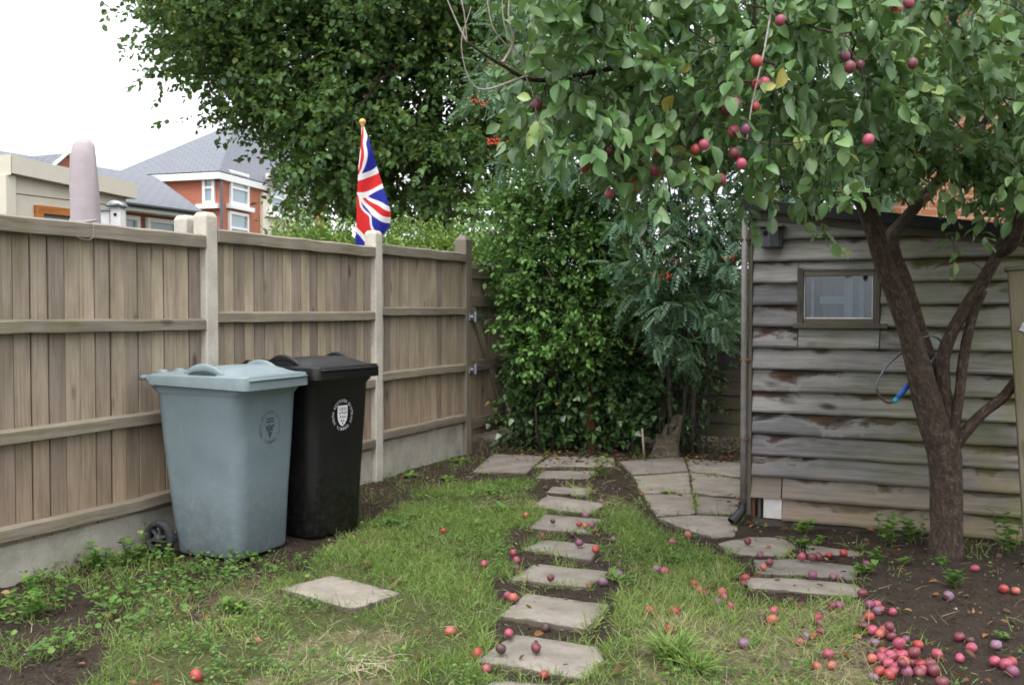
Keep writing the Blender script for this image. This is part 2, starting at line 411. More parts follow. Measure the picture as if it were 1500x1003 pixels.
def plastic(name, col, dirt, scratch=1.0, rough=.42):
    k = NT(name); p = k.obj(); n = k.noise(p, 5, 6, .65); f = k.noise(p, 60, 4, .7)
    sep = k.n('SeparateXYZ', None, Vector=p)
    low = k.math('MULTIPLY_ADD', sep.outputs[2], -1.9, 1.05, True)      # soil splashes collect on the lower body
    c = k.mix(k.ramp(n, [(.3, 0.), (.7, 1.)]), tuple(x*.88 for x in col), tuple(x*1.1 for x in col))
    sp = k.math('MULTIPLY', k.ramp(k.noise(p, 26, 7, .8), [(.46, 0.), (.7, 1.)]), low)
    c = k.mix(k.math('MULTIPLY', sp, .7), c, dirt)
    sm = k.noise(k.map(p, (9, 9, 2.5)), 2, 5, .7)
    c = k.mix(k.math('MULTIPLY', k.ramp(sm, [(.6, 0.), (.8, .5)]), scratch), c, tuple(x*1.7+.03 for x in col))
    rr = k.math('MULTIPLY_ADD', n, .3, rough-.1)
    return k.fin(c, rr, .4, k.bump(f, .12, .003))
M['greyplastic'] = plastic('grey_bin_plastic', (0.1332, 0.1742, 0.1947), (0.2767, 0.2716, 0.2511))
M['greylid'] = plastic('grey_lid_plastic', (0.1714, 0.2167, 0.2318), (0.3024, 0.3024, 0.2822), 1., .38)
M['blackplastic'] = plastic('black_bin_plastic', (.005, .005, .0055), (.05, .046, .042), .08, .38)
M['rubber'] = plain('tyre_rubber', (.022, .022, .025), .8, .4, 40, .3)
M['hub'] = plain('dirty_hub_plastic', (.05, .05, .055), .7, .4, 60)
M['whitepaint'] = plain('white_print', (.62, .62, .64), .6, .08)
M['darkprint'] = plain('dark_print', (.03, .045, .055), .6, .2)
M['blackprint'] = plain('black_print', (.02, .02, .022), .6, .2)
M['white'] = plain('white_upvc', (.75, .75, .74), .35, .05)
M['offwhite'] = plain('weathered_white_board', (.52, .50, .48), .6, .12, 18)
M['cream'] = plain('cream_cladding', (0.51, 0.476, 0.391), .55, .05, 6)
M['creamdark'] = plain('cream_render', (.66, .62, .52), .8, .06, 6)
M['galv'] = plain('galvanised_steel', (.34, .36, .38), .45, .25, 50, 0, .8)
M['steel'] = plain('saw_tube', (.10, .115, .13), .4, .3, 60, 0, .5)
M['rust'] = plain('saw_rust', (.06, .045, .035), .7, .4, 60)
M['blue'] = plain('blue_grip', (.02, .09, .38), .4, .15)
M['teal'] = plain('teal_end', (.02, .25, .30), .4, .15)
M['felt'] = plain('roofing_felt', (.012, .012, .014), .9, .5, 120, .6)
M['darkgrey'] = plain('dark_grey_box', (.045, .048, .06), .6, .2, 30)
M['recess'] = plain('grey_recess', (.035, .05, .055), .7, .2, 30)
M['hole'] = plain('dark_hole', (.004, .004, .005), .9)
M['downpipe'] = plain('grey_downpipe', (.14, .13, .12), .5, .3, 14)
M['blackpipe'] = plain('black_pipe', (.01, .01, .011), .45, .2)
M['parasol'] = plain('mauve_cover_fabric', (.33, .285, .30), .85, .07, 14, .1)
M['pole'] = plain('pale_pole', (.5, .42, .3), .5)
M['gold'] = plain('gilt_finial', (.55, .33, .11), .4, .2)
M['curtain'] = plain('net_curtain', (.17, .18, .21), .9, .1)
M['dim'] = plain('shed_inside_wood_and_gap_shade', (.05, .04, .033), .9, .3, 12)
M['twig'] = plain('grey_twig', (.25, .225, .195), .85, .3, 60)
def brick(name, a, b, mortar, sx=.225, sy=.075, ms=.012):
    k = NT(name); uv = k.uv()
    br = k.n('TexBrick', {'offset': .5}, Vector=uv, Color1=a, Color2=b, Mortar=mortar, Scale=1.0, Mortar_Size=ms, Mortar_Smooth=.2, Bias=0., Brick_Width=sx, Row_Height=sy)
    n = k.noise(uv, 25, 5, .7); big = k.noise(uv, 1.5, 3)
    c = k.mix(k.math('MULTIPLY', n, .5), br.outputs['Color'], tuple(x*.6 for x in a))
    c = k.mix(k.math('MULTIPLY', big, .25), c, tuple(x*1.3 for x in b))
    return k.fin(c, .85, .2, k.bump(k.math('SUBTRACT', k.math('MULTIPLY', n, .3), br.outputs['Fac']), .5, .01))
M['brick'] = brick('orange_red_brick', (0.2652, 0.0819, 0.0351), (0.3276, 0.117, 0.0507), (0.312, 0.2574, 0.2028))
M['brickfar'] = brick('estate_brick', (0.3712, 0.1125, 0.0675), (0.45, 0.1463, 0.09), (0.405, 0.225, 0.1688))
def roofmat(name, a, b, row=.25):
    k = NT(name); uv = k.uv()
    br = k.n('TexBrick', {'offset': .5}, Vector=uv, Color1=a, Color2=b, Mortar=tuple(x*.6 for x in a), Scale=1.0, Mortar_Size=.02, Mortar_Smooth=.3, Brick_Width=.3, Row_Height=row)
    return k.fin(k.mix(k.math('MULTIPLY', k.noise(uv, 2, 4), .3), br.outputs['Color'], tuple(x*1.3 for x in b)), .75, .3, k.bump(br.outputs['Fac'], -.5, .02))
M['slate'] = roofmat('grey_roof_tiles', (0.1445, 0.153, 0.1785), (0.1318, 0.1403, 0.1615))
def glassmat(name, tr=.55, rough=.03, tintc=(.75, .8, .85)):
    k = NT(name)
    g = k.n('BsdfGlossy', None, Color=(.9, .95, 1.), Roughness=rough); t = k.n('BsdfTransparent', None, Color=tintc)
    fr = k.n('Fresnel', None, IOR=1.52)
    f = k.math('MULTIPLY_ADD', fr.outputs[0], .6, .03, True)
    mx = k.n('MixShader', None, Fac=f, i1=t.outputs[0], i2=g.outputs[0]); k.t.links.new(mx.outputs[0], k.out.inputs[0]); return k.m
M['strip'] = plain('pale_strip', (.40, .42, .47), .9, .1)
M['glass'] = glassmat('dusty_window_glass', .62)
k = NT('far_window_glass'); M['farglass'] = k.fin((.25, .31, .36), .08, .8)
def bark(name, a, b, scale=1.0):
    k = NT(name); uv = k.uv(); p = k.pos()
    n = k.noise(k.map(uv, (20*scale, 36*scale, 1)), 1, 8, .72, 1.0); m_ = k.noise(p, 7, 5, .65); h = k.noise(k.map(uv, (70, 16, 1)), 1, 3)
    c = k.ramp(n, [(.32, tuple(x*.45 for x in a)), (.5, a), (.68, b)])
    c = k.mix(k.ramp(m_, [(.58, 0.), (.76, .5)]), c, (.16, .145, .12))
    c = k.mix(k.ramp(h, [(.62, 0.), (.75, .4)]), c, tuple(x*.4 for x in a))
    return k.fin(c, .85, .3, k.bump(k.math('ADD', n, k.math('MULTIPLY', h, .4)), .9, .012))
M['bark'] = bark('plum_bark', (.046, .030, .022), (.115, .085, .064))
M['bark2'] = bark('dark_bark', (.05, .042, .033), (.12, .10, .08))
M['stump'] = bark('pale_stump', (.09, .072, .05), (.22, .18, .125))
M['lf_plum'] = leafmat('plum_leaves', [(0., (0.03816, 0.1007, 0.02756)), (.4, (0.09328, 0.2014, 0.05724)), (.75, (0.1802, 0.3021, 0.1007)), (.96, (0.2862, 0.3816, 0.0954)), (1., (0.4452, 0.3604, 0.053))], .28, .42, .6, (0.1802, 0.265, 0.1484))
M['lf_big'] = leafmat('lime_leaves', [(0., (0.0336, 0.0952, 0.02688)), (.5, (0.084, 0.1792, 0.04704)), (.85, (0.1904, 0.28, 0.0672)), (1., (0.3136, 0.3024, 0.0784))], .36, .5, .4)
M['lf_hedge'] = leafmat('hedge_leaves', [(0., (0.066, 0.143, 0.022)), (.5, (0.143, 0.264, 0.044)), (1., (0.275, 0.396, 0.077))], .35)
M['lf_shrub'] = leafmat('shrub_leaves', [(0., (0.0506, 0.1391, 0.03289)), (.5, (0.1581, 0.3415, 0.0759)), (1., (0.3415, 0.5439, 0.1391))], .3, .38, .5)
M['lf_ivy'] = leafmat('ivy_leaves', [(0., (0.03542, 0.08349, 0.02783)), (.6, (0.08855, 0.1771, 0.05313)), (.93, (0.1771, 0.2783, 0.08855)), (1., (0.3289, 0.3036, 0.08855))], .2, .32, .55)
M['lf_rowan'] = leafmat('rowan_leaves', [(0., (0.06048, 0.1391, 0.07258)), (.6, (0.1149, 0.2359, 0.121)), (.94, (0.1814, 0.3266, 0.1452)), (1., (0.2903, 0.3145, 0.08467))], .28, .5, .35, (0.1089, 0.1693, 0.121))
M['lf_weed'] = leafmat('weed_leaves', [(0., (0.05175, 0.1265, 0.023)), (.5, (0.1035, 0.2185, 0.04025)), (1., (0.207, 0.3105, 0.069))], .35, .5, .3, (0.138, 0.2185, 0.0805))
M['grass'] = leafmat('grass_blades', [(0., (0.1003, 0.1888, 0.0354)), (.4, (0.1947, 0.3009, 0.0708)), (.7, (0.3186, 0.3953, 0.118)), (.88, (0.472, 0.4602, 0.2242)), (1., (0.59, 0.5192, 0.3304))], .35, .55, .25, (0.1416, 0.2124, 0.059))
M['straw'] = leafmat('dry_grass', [(0., (0.1836, 0.1458, 0.081)), (.5, (0.324, 0.2754, 0.162)), (1., (0.4968, 0.4428, 0.3024))], .2, .7, .2, (0.324, 0.2808, 0.1836))
M['litter'] = leafmat('dead_leaves', [(0., (.05, .028, .018)), (.5, (.13, .065, .03)), (.85, (.26, .11, .04)), (1., (.32, .22, .12))], .1, .7, .2, (.14, .09, .06))
k = NT('soil_lumps'); M['clod'] = k.fin(k.ramp(k.tint(), [(0., (.016, .012, .009)), (.6, (.05, .037, .028)), (.93, (.10, .08, .06)), (1., (.34, .31, .27))]), .95, .15)
def plummat():
    k = NT('plum_skin'); oi = k.n('ObjectInfo'); p = k.obj(); r = oi.outputs['Random']
    pv = k.n('VectorMath', {'operation': 'ADD'}, i0=p, i1=k.n('CombineXYZ', None, X=k.math('MULTIPLY', r, 5.)).outputs[0]).outputs[0]
    n = k.noise(pv, 30, 4, .6); n2 = k.noise(pv, 55, 5, .7); col = oi.outputs['Color']
    c = k.mix(k.math('MULTIPLY', k.ramp(n, [(.5, 0.), (.68, 1.)]), .55), col, k.mix(.5, col, (.45, .13, .06)))
    c = k.mix(k.ramp(n2, [(.42, 0.), (.75, .4)]), c, k.mix(.5, col, (.30, .22, .32)))
    return k.fin(c, k.math('MULTIPLY_ADD', n2, .35, .25), .45)
M['plum'] = plummat()
k = NT('rowan_berry'); M['berry'] = k.fin((.55, .045, .015), .35, .5)
def flagmat():
    k = NT('union_flag_cloth'); uv = k.uv(); sp = k.n('SeparateXYZ', None, Vector=uv)
    ax = k.math('ABSOLUTE', sp.outputs[0]); ay = k.math('ABSOLUTE', sp.outputs[1])
    mn = k.math('MINIMUM', ax, ay)
    dg = k.math('MULTIPLY', k.math('ABSOLUTE', k.math('SUBTRACT', ay, k.math('MULTIPLY', ax, .5))), .894)
    lt = lambda a, b: k.math('LESS_THAN', a, b)
    B, W, R = (.022, .03, .30), (.78, .78, .78), (.62, .028, .03)
    c = k.mix(lt(dg, .1), B, W); c = k.mix(lt(dg, .034), c, R); c = k.mix(lt(mn, .165), c, W); c = k.mix(lt(mn, .1), c, R)
    k.fin(c, .7, .2)
    tr = k.n('BsdfTranslucent', None, Color=c); mx = k.n('MixShader', None, Fac=.4, i1=k.b, i2=tr.outputs[0]); k.t.links.new(mx.outputs[0], k.out.inputs[0]); return k.m
M['flag'] = flagmat()
# ---------------------------------------------------------------- ground zones (outlines taken from the photo, laid on the ground)
def gpoly(pts): return [tuple(gp(*p)[:2]) for p in pts]
LAWN_A = gpoly([(40, 1100), (120, 975), (215, 915), (330, 868), (430, 836), (520, 775), (600, 728), (680, 706), (765, 702), (785, 745), (745, 810), (735, 860), (705, 940), (660, 1100)])
LAWN_B = gpoly([(880, 722), (938, 738), (1000, 790), (1060, 822), (1098, 872), (1250, 884), (1262, 940), (1275, 1100), (860, 1100), (895, 950), (905, 860), (880, 790)])
STRAW1 = gpoly([(960, 905), (1250, 880), (1265, 940), (1275, 1100), (1000, 1100), (930, 960)])
STRAW2 = gpoly([(440, 915), (560, 930), (570, 1003), (470, 1100), (400, 1000)])
STRAW3 = gpoly([(180, 860), (480, 840), (520, 800), (560, 765), (600, 770), (440, 880), (220, 945)])
WEEDS = gpoly([(-60, 880), (200, 806), (260, 830), (470, 822), (500, 845), (330, 880), (140, 960), (60, 985), (-60, 960)])
slab_px = [
 ('large front stepping slab of the path with five plums lying on it', [(695, 970), (753, 929), (875, 946), (890, 966), (857, 994), (779, 983)], 'path'),
 ('wide stepping slab with squashed brown plum on its edge, orange plum at its corner', [(729, 903), (771, 868), (895, 885), (859, 924), (800, 914)], 'path'),
 ('stepping slab with a single dark red plum at its centre', [(745, 849), (784, 824), (894, 836), (862, 862)], 'path'),
 ('stepping slab carrying one violet and one bright red plum', [(762, 805), (797, 789), (883, 799), (866, 823)], 'path'),
 ('stepping slab with a tight trio of plums on its corner', [(775, 773), (797, 753), (885, 762), (866, 784)], 'path'),
 ('clean stepping slab just before the path turns to bare soil', [(777, 743), (801, 727), (887, 737), (868, 754)], 'path'),
 ('narrow half buried stepping slab between two strips of soil', [(799, 721), (809, 712), (868, 715), (859, 726)], 'path'),
 ('thin pale stepping slab at the far end of the path', [(783, 700), (797, 689), (874, 690), (862, 702)], 'path'),
 ('stepping slab cut by the lower picture edge, mostly soil covered', [(705, 1012), (722, 998), (830, 1004), (860, 1024), (800, 1040)], 'path'),
 ('lone pale square slab lying in the lawn before the black bin', [(408, 863), (486, 843), (590, 870), (515, 895)], 'lawn'),
 ('flagstone beside the gate post at the end of the fence', [(690, 692), (722, 666), (800, 668), (772, 692)], 'patio'),
 ('long flagstone under the leaf litter before the shrub', [(805, 668), (900, 671), (898, 684), (782, 684)], 'patio'),
 ('flagstone before the hollow stump, pale with worn corner', [(908, 677), (1000, 671), (1008, 690), (926, 695)], 'patio'),
 ('flagstone in the far corner between the back fence and shed', [(1004, 671), (1090, 678), (1091, 701), (1012, 691)], 'patio'),
 ('pale flagstone with worn light patch, second back from the lawn', [(929, 698), (1008, 693), (1012, 722), (941, 722)], 'patio'),
 ('flagstone against the drainpipe, beyond the green weed', [(1013, 694), (1091, 704), (1091, 729), (1016, 723)], 'patio'),
 ('flagstone edging the lawn near the rowan', [(943, 726), (1014, 725), (1018, 752), (962, 756)], 'patio'),
 ('flagstone touching the black pipe shoe', [(1019, 726), (1091, 732), (1085, 756), (1022, 753)], 'patio'),
 ('triangular flagstone corner reaching into the grass', [(964, 759), (1019, 756), (1083, 760), (1076, 786), (1045, 788), (1000, 774)], 'patio'),
 ('worn slab with two dark plums at the shed corner', [(1050, 796), (1098, 785), (1147, 788), (1170, 803), (1147, 818), (1077, 814)], 'shed'),
 ('middle grey slab with violet plums before the shed', [(1103, 820), (1167, 818), (1263, 829), (1257, 851), (1167, 844), (1108, 842)], 'shed'),
 ('long grey slab along the edge of the dry grass', [(1092, 846), (1167, 847), (1260, 856), (1263, 875), (1147, 866), (1093, 862)], 'shed'),
 ('small broken slab under the weeds at the foot of the shed', [(1176, 797), (1260, 808), (1262, 821), (1180, 812)], 'shed'),
]
SLABS = [gpoly(s[1]) for s in slab_px]
for i_, s_ in enumerate(slab_px):
    if s_[2] == 'patio' and i_ >= 12:
        c_ = np.mean(SLABS[i_], axis=0); SLABS[i_] = [tuple(c_+(np.array(p_)-c_)*1.035) for p_ in SLABS[i_]]
SG = {'path': 'stepping slabs of the garden path', 'patio': 'flagstones of the patio', 'shed': 'slabs before the shed', 'lawn': None}
def mound(x, y):
    tx, ty = 2.42, 5.4
    d2 = ((x-tx)/.9)**2+((y-ty)/1.0)**2
    return .05*np.exp(-d2)
def gz(x, y):
    x = np.asarray(x, float); y = np.asarray(y, float)
    near = np.exp(-np.maximum(0, np.abs(y-7)-5)**2)*np.exp(-np.maximum(0, np.abs(x)-4.5)**2)
    h = (fbm(x*2.1, y*2.1, 5)-.5)*.05+(fbm(x*9, y*9, 9)-.5)*.022
    return (h*near+mound(x, y)-.009)
def slabmask(x, y, grow=1.0):
    r = np.zeros(np.shape(x), bool)
    for p in SLABS:
        c = np.mean(p, axis=0); q = [tuple(c+(np.array(k)-c)*grow) for k in p]
        r |= inpoly(x, y, q)
    return r
def soft(x, y, poly, amp=.22, s=3):
    """inside test with a ragged edge"""
    dx = (fbm(x*3.1, y*3.1, s)-.5)*amp*2; dy = (fbm(x*3.1+40, y*3.1, s+3)-.5)*amp*2
    return inpoly(x+dx, y+dy, poly)
def lawn(x, y):
    g = (soft(x, y, LAWN_A)*1.0+soft(x, y, LAWN_B)*1.0)
    return np.clip(g, 0, 1)
def strawmask(x, y):
    return np.clip(soft(x, y, STRAW1, .2, 8)*.85+soft(x, y, STRAW2, .2, 9)*.8+soft(x, y, STRAW3, .15, 12)*.35, 0, 1)
xs = np.concatenate([[-160, -70, -30, -14, -8, -5.5], np.arange(-4.2, 4.41, .03), [5.5, 8, 14, 30, 70, 160]])
ys = np.concatenate([[-30, -12, -4, 0, 2], np.arange(2.8, 11.2, .03), [12.5, 15, 20, 30, 50, 90, 160]])
X, Y = np.meshgrid(xs, ys); Zg = gz(X, Y)
sm = slabmask(X, Y, .97); Zg = np.where(sm, np.minimum(Zg, -.025), Zg)
V = np.stack([X, Y, Zg], -1).reshape(-1, 3); nx, ny = len(xs), len(ys)
I = (np.arange(ny-1)[:, None]*nx+np.arange(nx-1)[None, :]).ravel()
L = np.stack([I, I+1, I+nx+1, I+nx], 1).ravel()
g = lawn(X, Y); g = np.where((np.abs(X) > 4.3) | (Y > 11.3) | (Y < 2.9), .8, g)
ground = np_mesh('ground', V, L, np.full(len(I), 4), g.ravel(), M['ground'])
a = ground.data.attributes.new('straw', 'FLOAT', 'POINT'); a.data.foreach_set('value', strawmask(X, Y).ravel().astype(np.float32))
tag(ground, 'dark garden soil and thin lawn of the whole plot', kind='structure')
# ---------------------------------------------------------------- paving slabs
for i, (lab, px, kind) in enumerate(slab_px):
    poly = np.array(SLABS[i]); c = poly.mean(0); pts = []
    n = len(poly)
    for k in range(n):
        a, b = poly[k], poly[(k+1) % n]; L_ = np.linalg.norm(b-a); m_ = max(3, int(L_/.035))
        for q in range(m_):
            t = q/m_; p = a*(1-t)+b*t
            cr = 1-.018*max(0, 1-min(t, 1-t)*L_/.05)         # knocked-off corners
            p = c+(p-c)*cr; d = (p-c)/np.linalg.norm(p-c)
            pts.append(p+d*((fbm(p[0]*14, p[1]*14, i)-.5)*.03))
    top = {'path': .004, 'lawn': .006}.get(kind, .006)+random.uniform(-.003, .003)
    tx, ty = random.uniform(-.015, .015), random.uniform(-.015, .015)
    ring = lambda s, z: [(c[0]+(p[0]-c[0])*s, c[1]+(p[1]-c[1])*s, z+((p[0]-c[0])*tx+(p[1]-c[1])*ty)) for p in pts]
    r = [ring(1.0, -.05), ring(1.0, top-.008), ring(.985, top-.002), ring(.96, top), ring(.6, top+.001), ring(.25, top)]
    mb = MB().rings(r, False, True)
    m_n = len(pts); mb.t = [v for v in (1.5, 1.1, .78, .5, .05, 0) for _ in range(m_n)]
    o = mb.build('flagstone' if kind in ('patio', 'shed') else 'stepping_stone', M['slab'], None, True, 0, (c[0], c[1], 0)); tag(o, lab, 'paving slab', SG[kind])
# ---------------------------------------------------------------- the long fence
P2 = gp(303, 772)
def FW(t, n, z): return P2+U*t+N*n+ZZ*z
AX = (U, N, ZZ)
def fence_panel(t0, t1, zb, zt, lab):
    e = empty('fence_panel', FW((t0+t1)/2, 0, zb), lab, 'fence panel', 'weathered boarded fence panels')
    nb = round((t1-t0)/.102); w = (t1-t0)/nb; mb = MB()
    for k in range(nb):
        tilt = random.uniform(-.03, .03); ca, sa = math.cos(tilt), math.sin(tilt)
        bw = w*1.16; ax = (U*ca+N*sa, N*ca-U*sa, ZZ); dz = random.uniform(-.006, .006)
        mb.box(FW(t0+w*(k+.5)+random.uniform(-.004, .004), .008+random.uniform(-.002, .002), (zb+zt-.045)/2), (w-random.uniform(.0055, .008), .014, zt-zb-.02+dz), ax)
    mb.build('fence_boards', M['fence'], e, False, .002)
    MB().box(FW((t0+t1)/2, -.012, (zb+zt-.06)/2), (t1-t0, .006, zt-zb-.06), AX).build('gap_shade_sheet', M['dim'], e)  # added dark sheet, its colour stands in for shade between the boards
    H = zt-zb
    for j, f in enumerate((.035, .33, .66, None)):
        z = zb+H*f if f is not None else zt-.045
        hh = .072 if f is not None else .088
        mb = MB(); n0 = .045 if f is not None else .052
        segs = 10; dz = [random.uniform(-.004, .004) for _ in range(segs+1)]
        rings = []; 
        for q in range(segs+1):
            t = t0+(t1-t0)*q/segs; d_ = .03
            rings.append([FW(t, n0-d_, z-hh/2+dz[q]), FW(t, n0+d_*.6, z-hh/2+dz[q]), FW(t, n0+d_*.6, z+hh*.35+dz[q]), FW(t, n0-d_, z+hh/2+dz[q])])
        n_ = 4; vs = [p for r in rings for p in r]; fs = []; uvs = []; ou = random.random()*20
        for q in range(segs):
            for k in range(4):
                fs.append((q*4+k, (q+1)*4+k, (q+1)*4+(k+1) % 4, q*4+(k+1) % 4))
                u0, u1 = (t1-t0)*q/segs+ou, (t1-t0)*(q+1)/segs+ou; uvs.append([(u0, k*.05), (u1, k*.05), (u1, k*.05+.05), (u0, k*.05+.05)])
        fs += [(0, 1, 2, 3), (segs*4+3, segs*4+2, segs*4+1, segs*4)]; uvs += [[(0, 0), (0, .05), (.05, .05), (.05, 0)]]*2
        mb.add(vs, fs, uvs, random.random()*.6+.2)
        mb.build('rail' if f is not None else 'top_rail', M['rail'], e, False, .004)
    return e
def gravel_board(t0, t1, zt, lab):
    mb = MB().box(FW((t0+t1)/2, .0, zt/2-.06), (t1-t0, .05, zt+.12), AX)
    o = mb.build('gravel_board', M['gravelb'], None, False, .006, FW((t0+t1)/2, 0, 0)); tag(o, lab, 'gravel board', 'concrete gravel boards under the fence')
def conc_post(t, zt, lab, nn=.012):
    mb = MB(); w = .105
    r = [[FW(t+sx*w/2*s, nn+sn*w/2*s, z) for sx, sn in ((-1, -1), (1, -1), (1, 1), (-1, 1))] for z, s in ((-.15, 1), (zt-.025, 1), (zt, .72))]
    mb.rings(r); o = mb.build('concrete_post', M['conc'], None, False, .008, FW(t, 0, 0)); tag(o, lab, 'fence post', 'concrete fence posts')
T3 = 1.95; T4 = 3.56
fence_panel(-1.90, -.055, .205, 1.835, 'wide fence panel behind the grey bin with string hanging from its top rail')
fence_panel(.055, T3-.055, .25, 1.875, 'fence panel behind the black bin between the two concrete posts')
fence_panel(T3+.055, T4-.07, .295, 1.905, 'short fence panel between the flag and the timber gate post')
gravel_board(-1.90, -.05, .20, 'long concrete gravel board running behind the grey bin wheel')
gravel_board(.05, T3-.05, .245, 'concrete gravel board mostly hidden behind the two bins')
gravel_board(T3+.05, T4-.06, .29, 'short concrete gravel board next to the gate post')
conc_post(0, 1.97, 'concrete fence post rising behind the grey bin'); conc_post(T3, 2.0, 'slender concrete fence post in front of the flag')
conc_post(-.01, 1.955, 'neighbouring concrete post peeping out behind the fence top', -.135)
# string on the top rail
pp = [at(100, 345, 5.22), at(112, 350, 5.2), at(122, 348, 5.24), at(126, 338, 5.27)]
q0 = FW(-1.0, .083, 1.77); 
st = [q0+U*a+ZZ*b+N*c for a, b, c in ((-.09, .0, .0), (-.04, -.03, .004), (.02, -.035, .008), (.05, -.01, .004), (.055, .05, -.004), (.05, .062, -.05))]
o = MB().tube(resample(st, 5), .002, 6).build('garden_twine', M['patch'], None, True, 0, q0); tag(o, 'bit of pale twine caught under the fence top rail', 'twine')
# timber gate post
mb = MB(); w = .125; pt = T4
r = [[FW(pt+sx*w/2*s, .0+sn*w/2*s, z) for sx, sn in ((-1, -1), (1, -1), (1, 1), (-1, 1))] for z, s in ((-.1, 1), (1.0, 1), (2.03, 1), (2.075, .35))]
vs = [p for q in r for p in q]; fs = []; uvs = []
for i in range(3):
    for k in range(4):
        fs.append((i*4+k, i*4+(k+1) % 4, (i+1)*4+(k+1) % 4, (i+1)*4+k)); z0, z1 = vs[i*4][2], vs[(i+1)*4][2]
        uvs.append([(z0, k*.12), (z0, k*.12+.12), (z1, k*.12+.12), (z1, k*.12)])
fs.append((12, 13, 14, 15)); uvs.append([(0, 0), (.1, 0), (.1, .1), (0, .1)])
mb.add(vs, fs, uvs, .45); o = mb.build('gate_post', M['post'], None, False, .006, FW(pt, 0, 0)); tag(o, 'square timber gate post with pointed top carrying two galvanised hinges', 'gate post')
# gate
G0 = FW(T4+.09, -.02, 0); G1 = np.array([-.085, 10.32, 0]); GU = nrm(G1-G0); GN = np.array([GU[1], -GU[0], 0]); gl = np.linalg.norm(G1-G0)
GW = lambda t, n, z: G0+GU*t+GN*n+ZZ*z
e = empty('garden_gate', GW(gl/2, 0, .1), 'boarded timber gate half hidden by the shrub beside the gate post', 'gate')
mb = MB(); nb = 9
for k in range(nb):
    mb.box(GW(gl*(k+.5)/nb, 0, .98), (gl/nb*.97, .018, 1.68+random.uniform(-.01, .01)), (GU, GN, ZZ))
mb.build('gate_boards', M['fence'], e, False, .002)
for z in (.27, .83, 1.45, 1.72):
    MB().box(GW(gl/2, .03, z), (gl, .035, .1), (GU, GN, ZZ), .3).build('rail', M['rail'], e, False, .003)
b0, b1 = GW(.06, .03, 1.40), GW(gl-.05, .03, .32); bd = nrm(b1-b0)
MB().box((b0+b1)/2, (np.linalg.norm(b1-b0), .03, .09), (bd, GN, np.cross(bd, GN)), .6).build('brace', M['rail'], e, False, .003)
for z in (1.30, .80):
    mb = MB().box(FW(T4+.03, .072, z), (.1, .012, .07), AX); mb.lathe([(.014, -.05), (.014, .05)], FW(T4+.085, .085, z), (0, 0, 1), 10)
    mb.box(GW(.16, .055, z), (.28, .008, .045), (GU, GN, ZZ)); mb.lathe([(.018, 0), (.018, .02), (.008, .03)], FW(T4+.0, .078, z), N, 8)
    mb.build('hinge', M['galv'], e, False, .002)
mb = MB().box((*gp(728, 646)[:2], .03), (.34, .2, .06), (GU, GN, ZZ)); o = mb.build('doorstep', M['slab'], None, False, .01, gp(728, 646)); tag(o, 'small grey stone step under the gate', 'step')
# ---------------------------------------------------------------- wheelie bins
def rr(w, d, r, n=6):
    """rounded rectangle: x half depth w.., list of (x,y)"""
    out = []
    for cx, cy, a0 in ((w-r, d-r, 0), (-w+r, d-r, 90), (-w+r, -d+r, 180), (w-r, -d+r, 270)):
        for k in range(n+1):
            a = math.radians(a0+90*k/n); out.append((cx+r*math.cos(a), cy+r*math.sin(a)))
    return out
def text_mesh(ch):
    c = bpy.data.curves.new('letter', 'FONT'); c.body = ch; c.size = 1; c.align_x = 'CENTER'; c.align_y = 'CENTER'; c.resolution_u = 3
    o = bpy.data.objects.new('letter', c); COL.objects.link(o); dg = bpy.context.evaluated_depsgraph_get()
    me = bpy.data.meshes.new_from_object(o.evaluated_get(dg)); vs = [tuple(v.co) for v in me.vertices]; fs = [tuple(p.vertices) for p in me.polygons]
    bpy.data.objects.remove(o); bpy.data.curves.remove(c); bpy.data.meshes.remove(me); return vs, fs
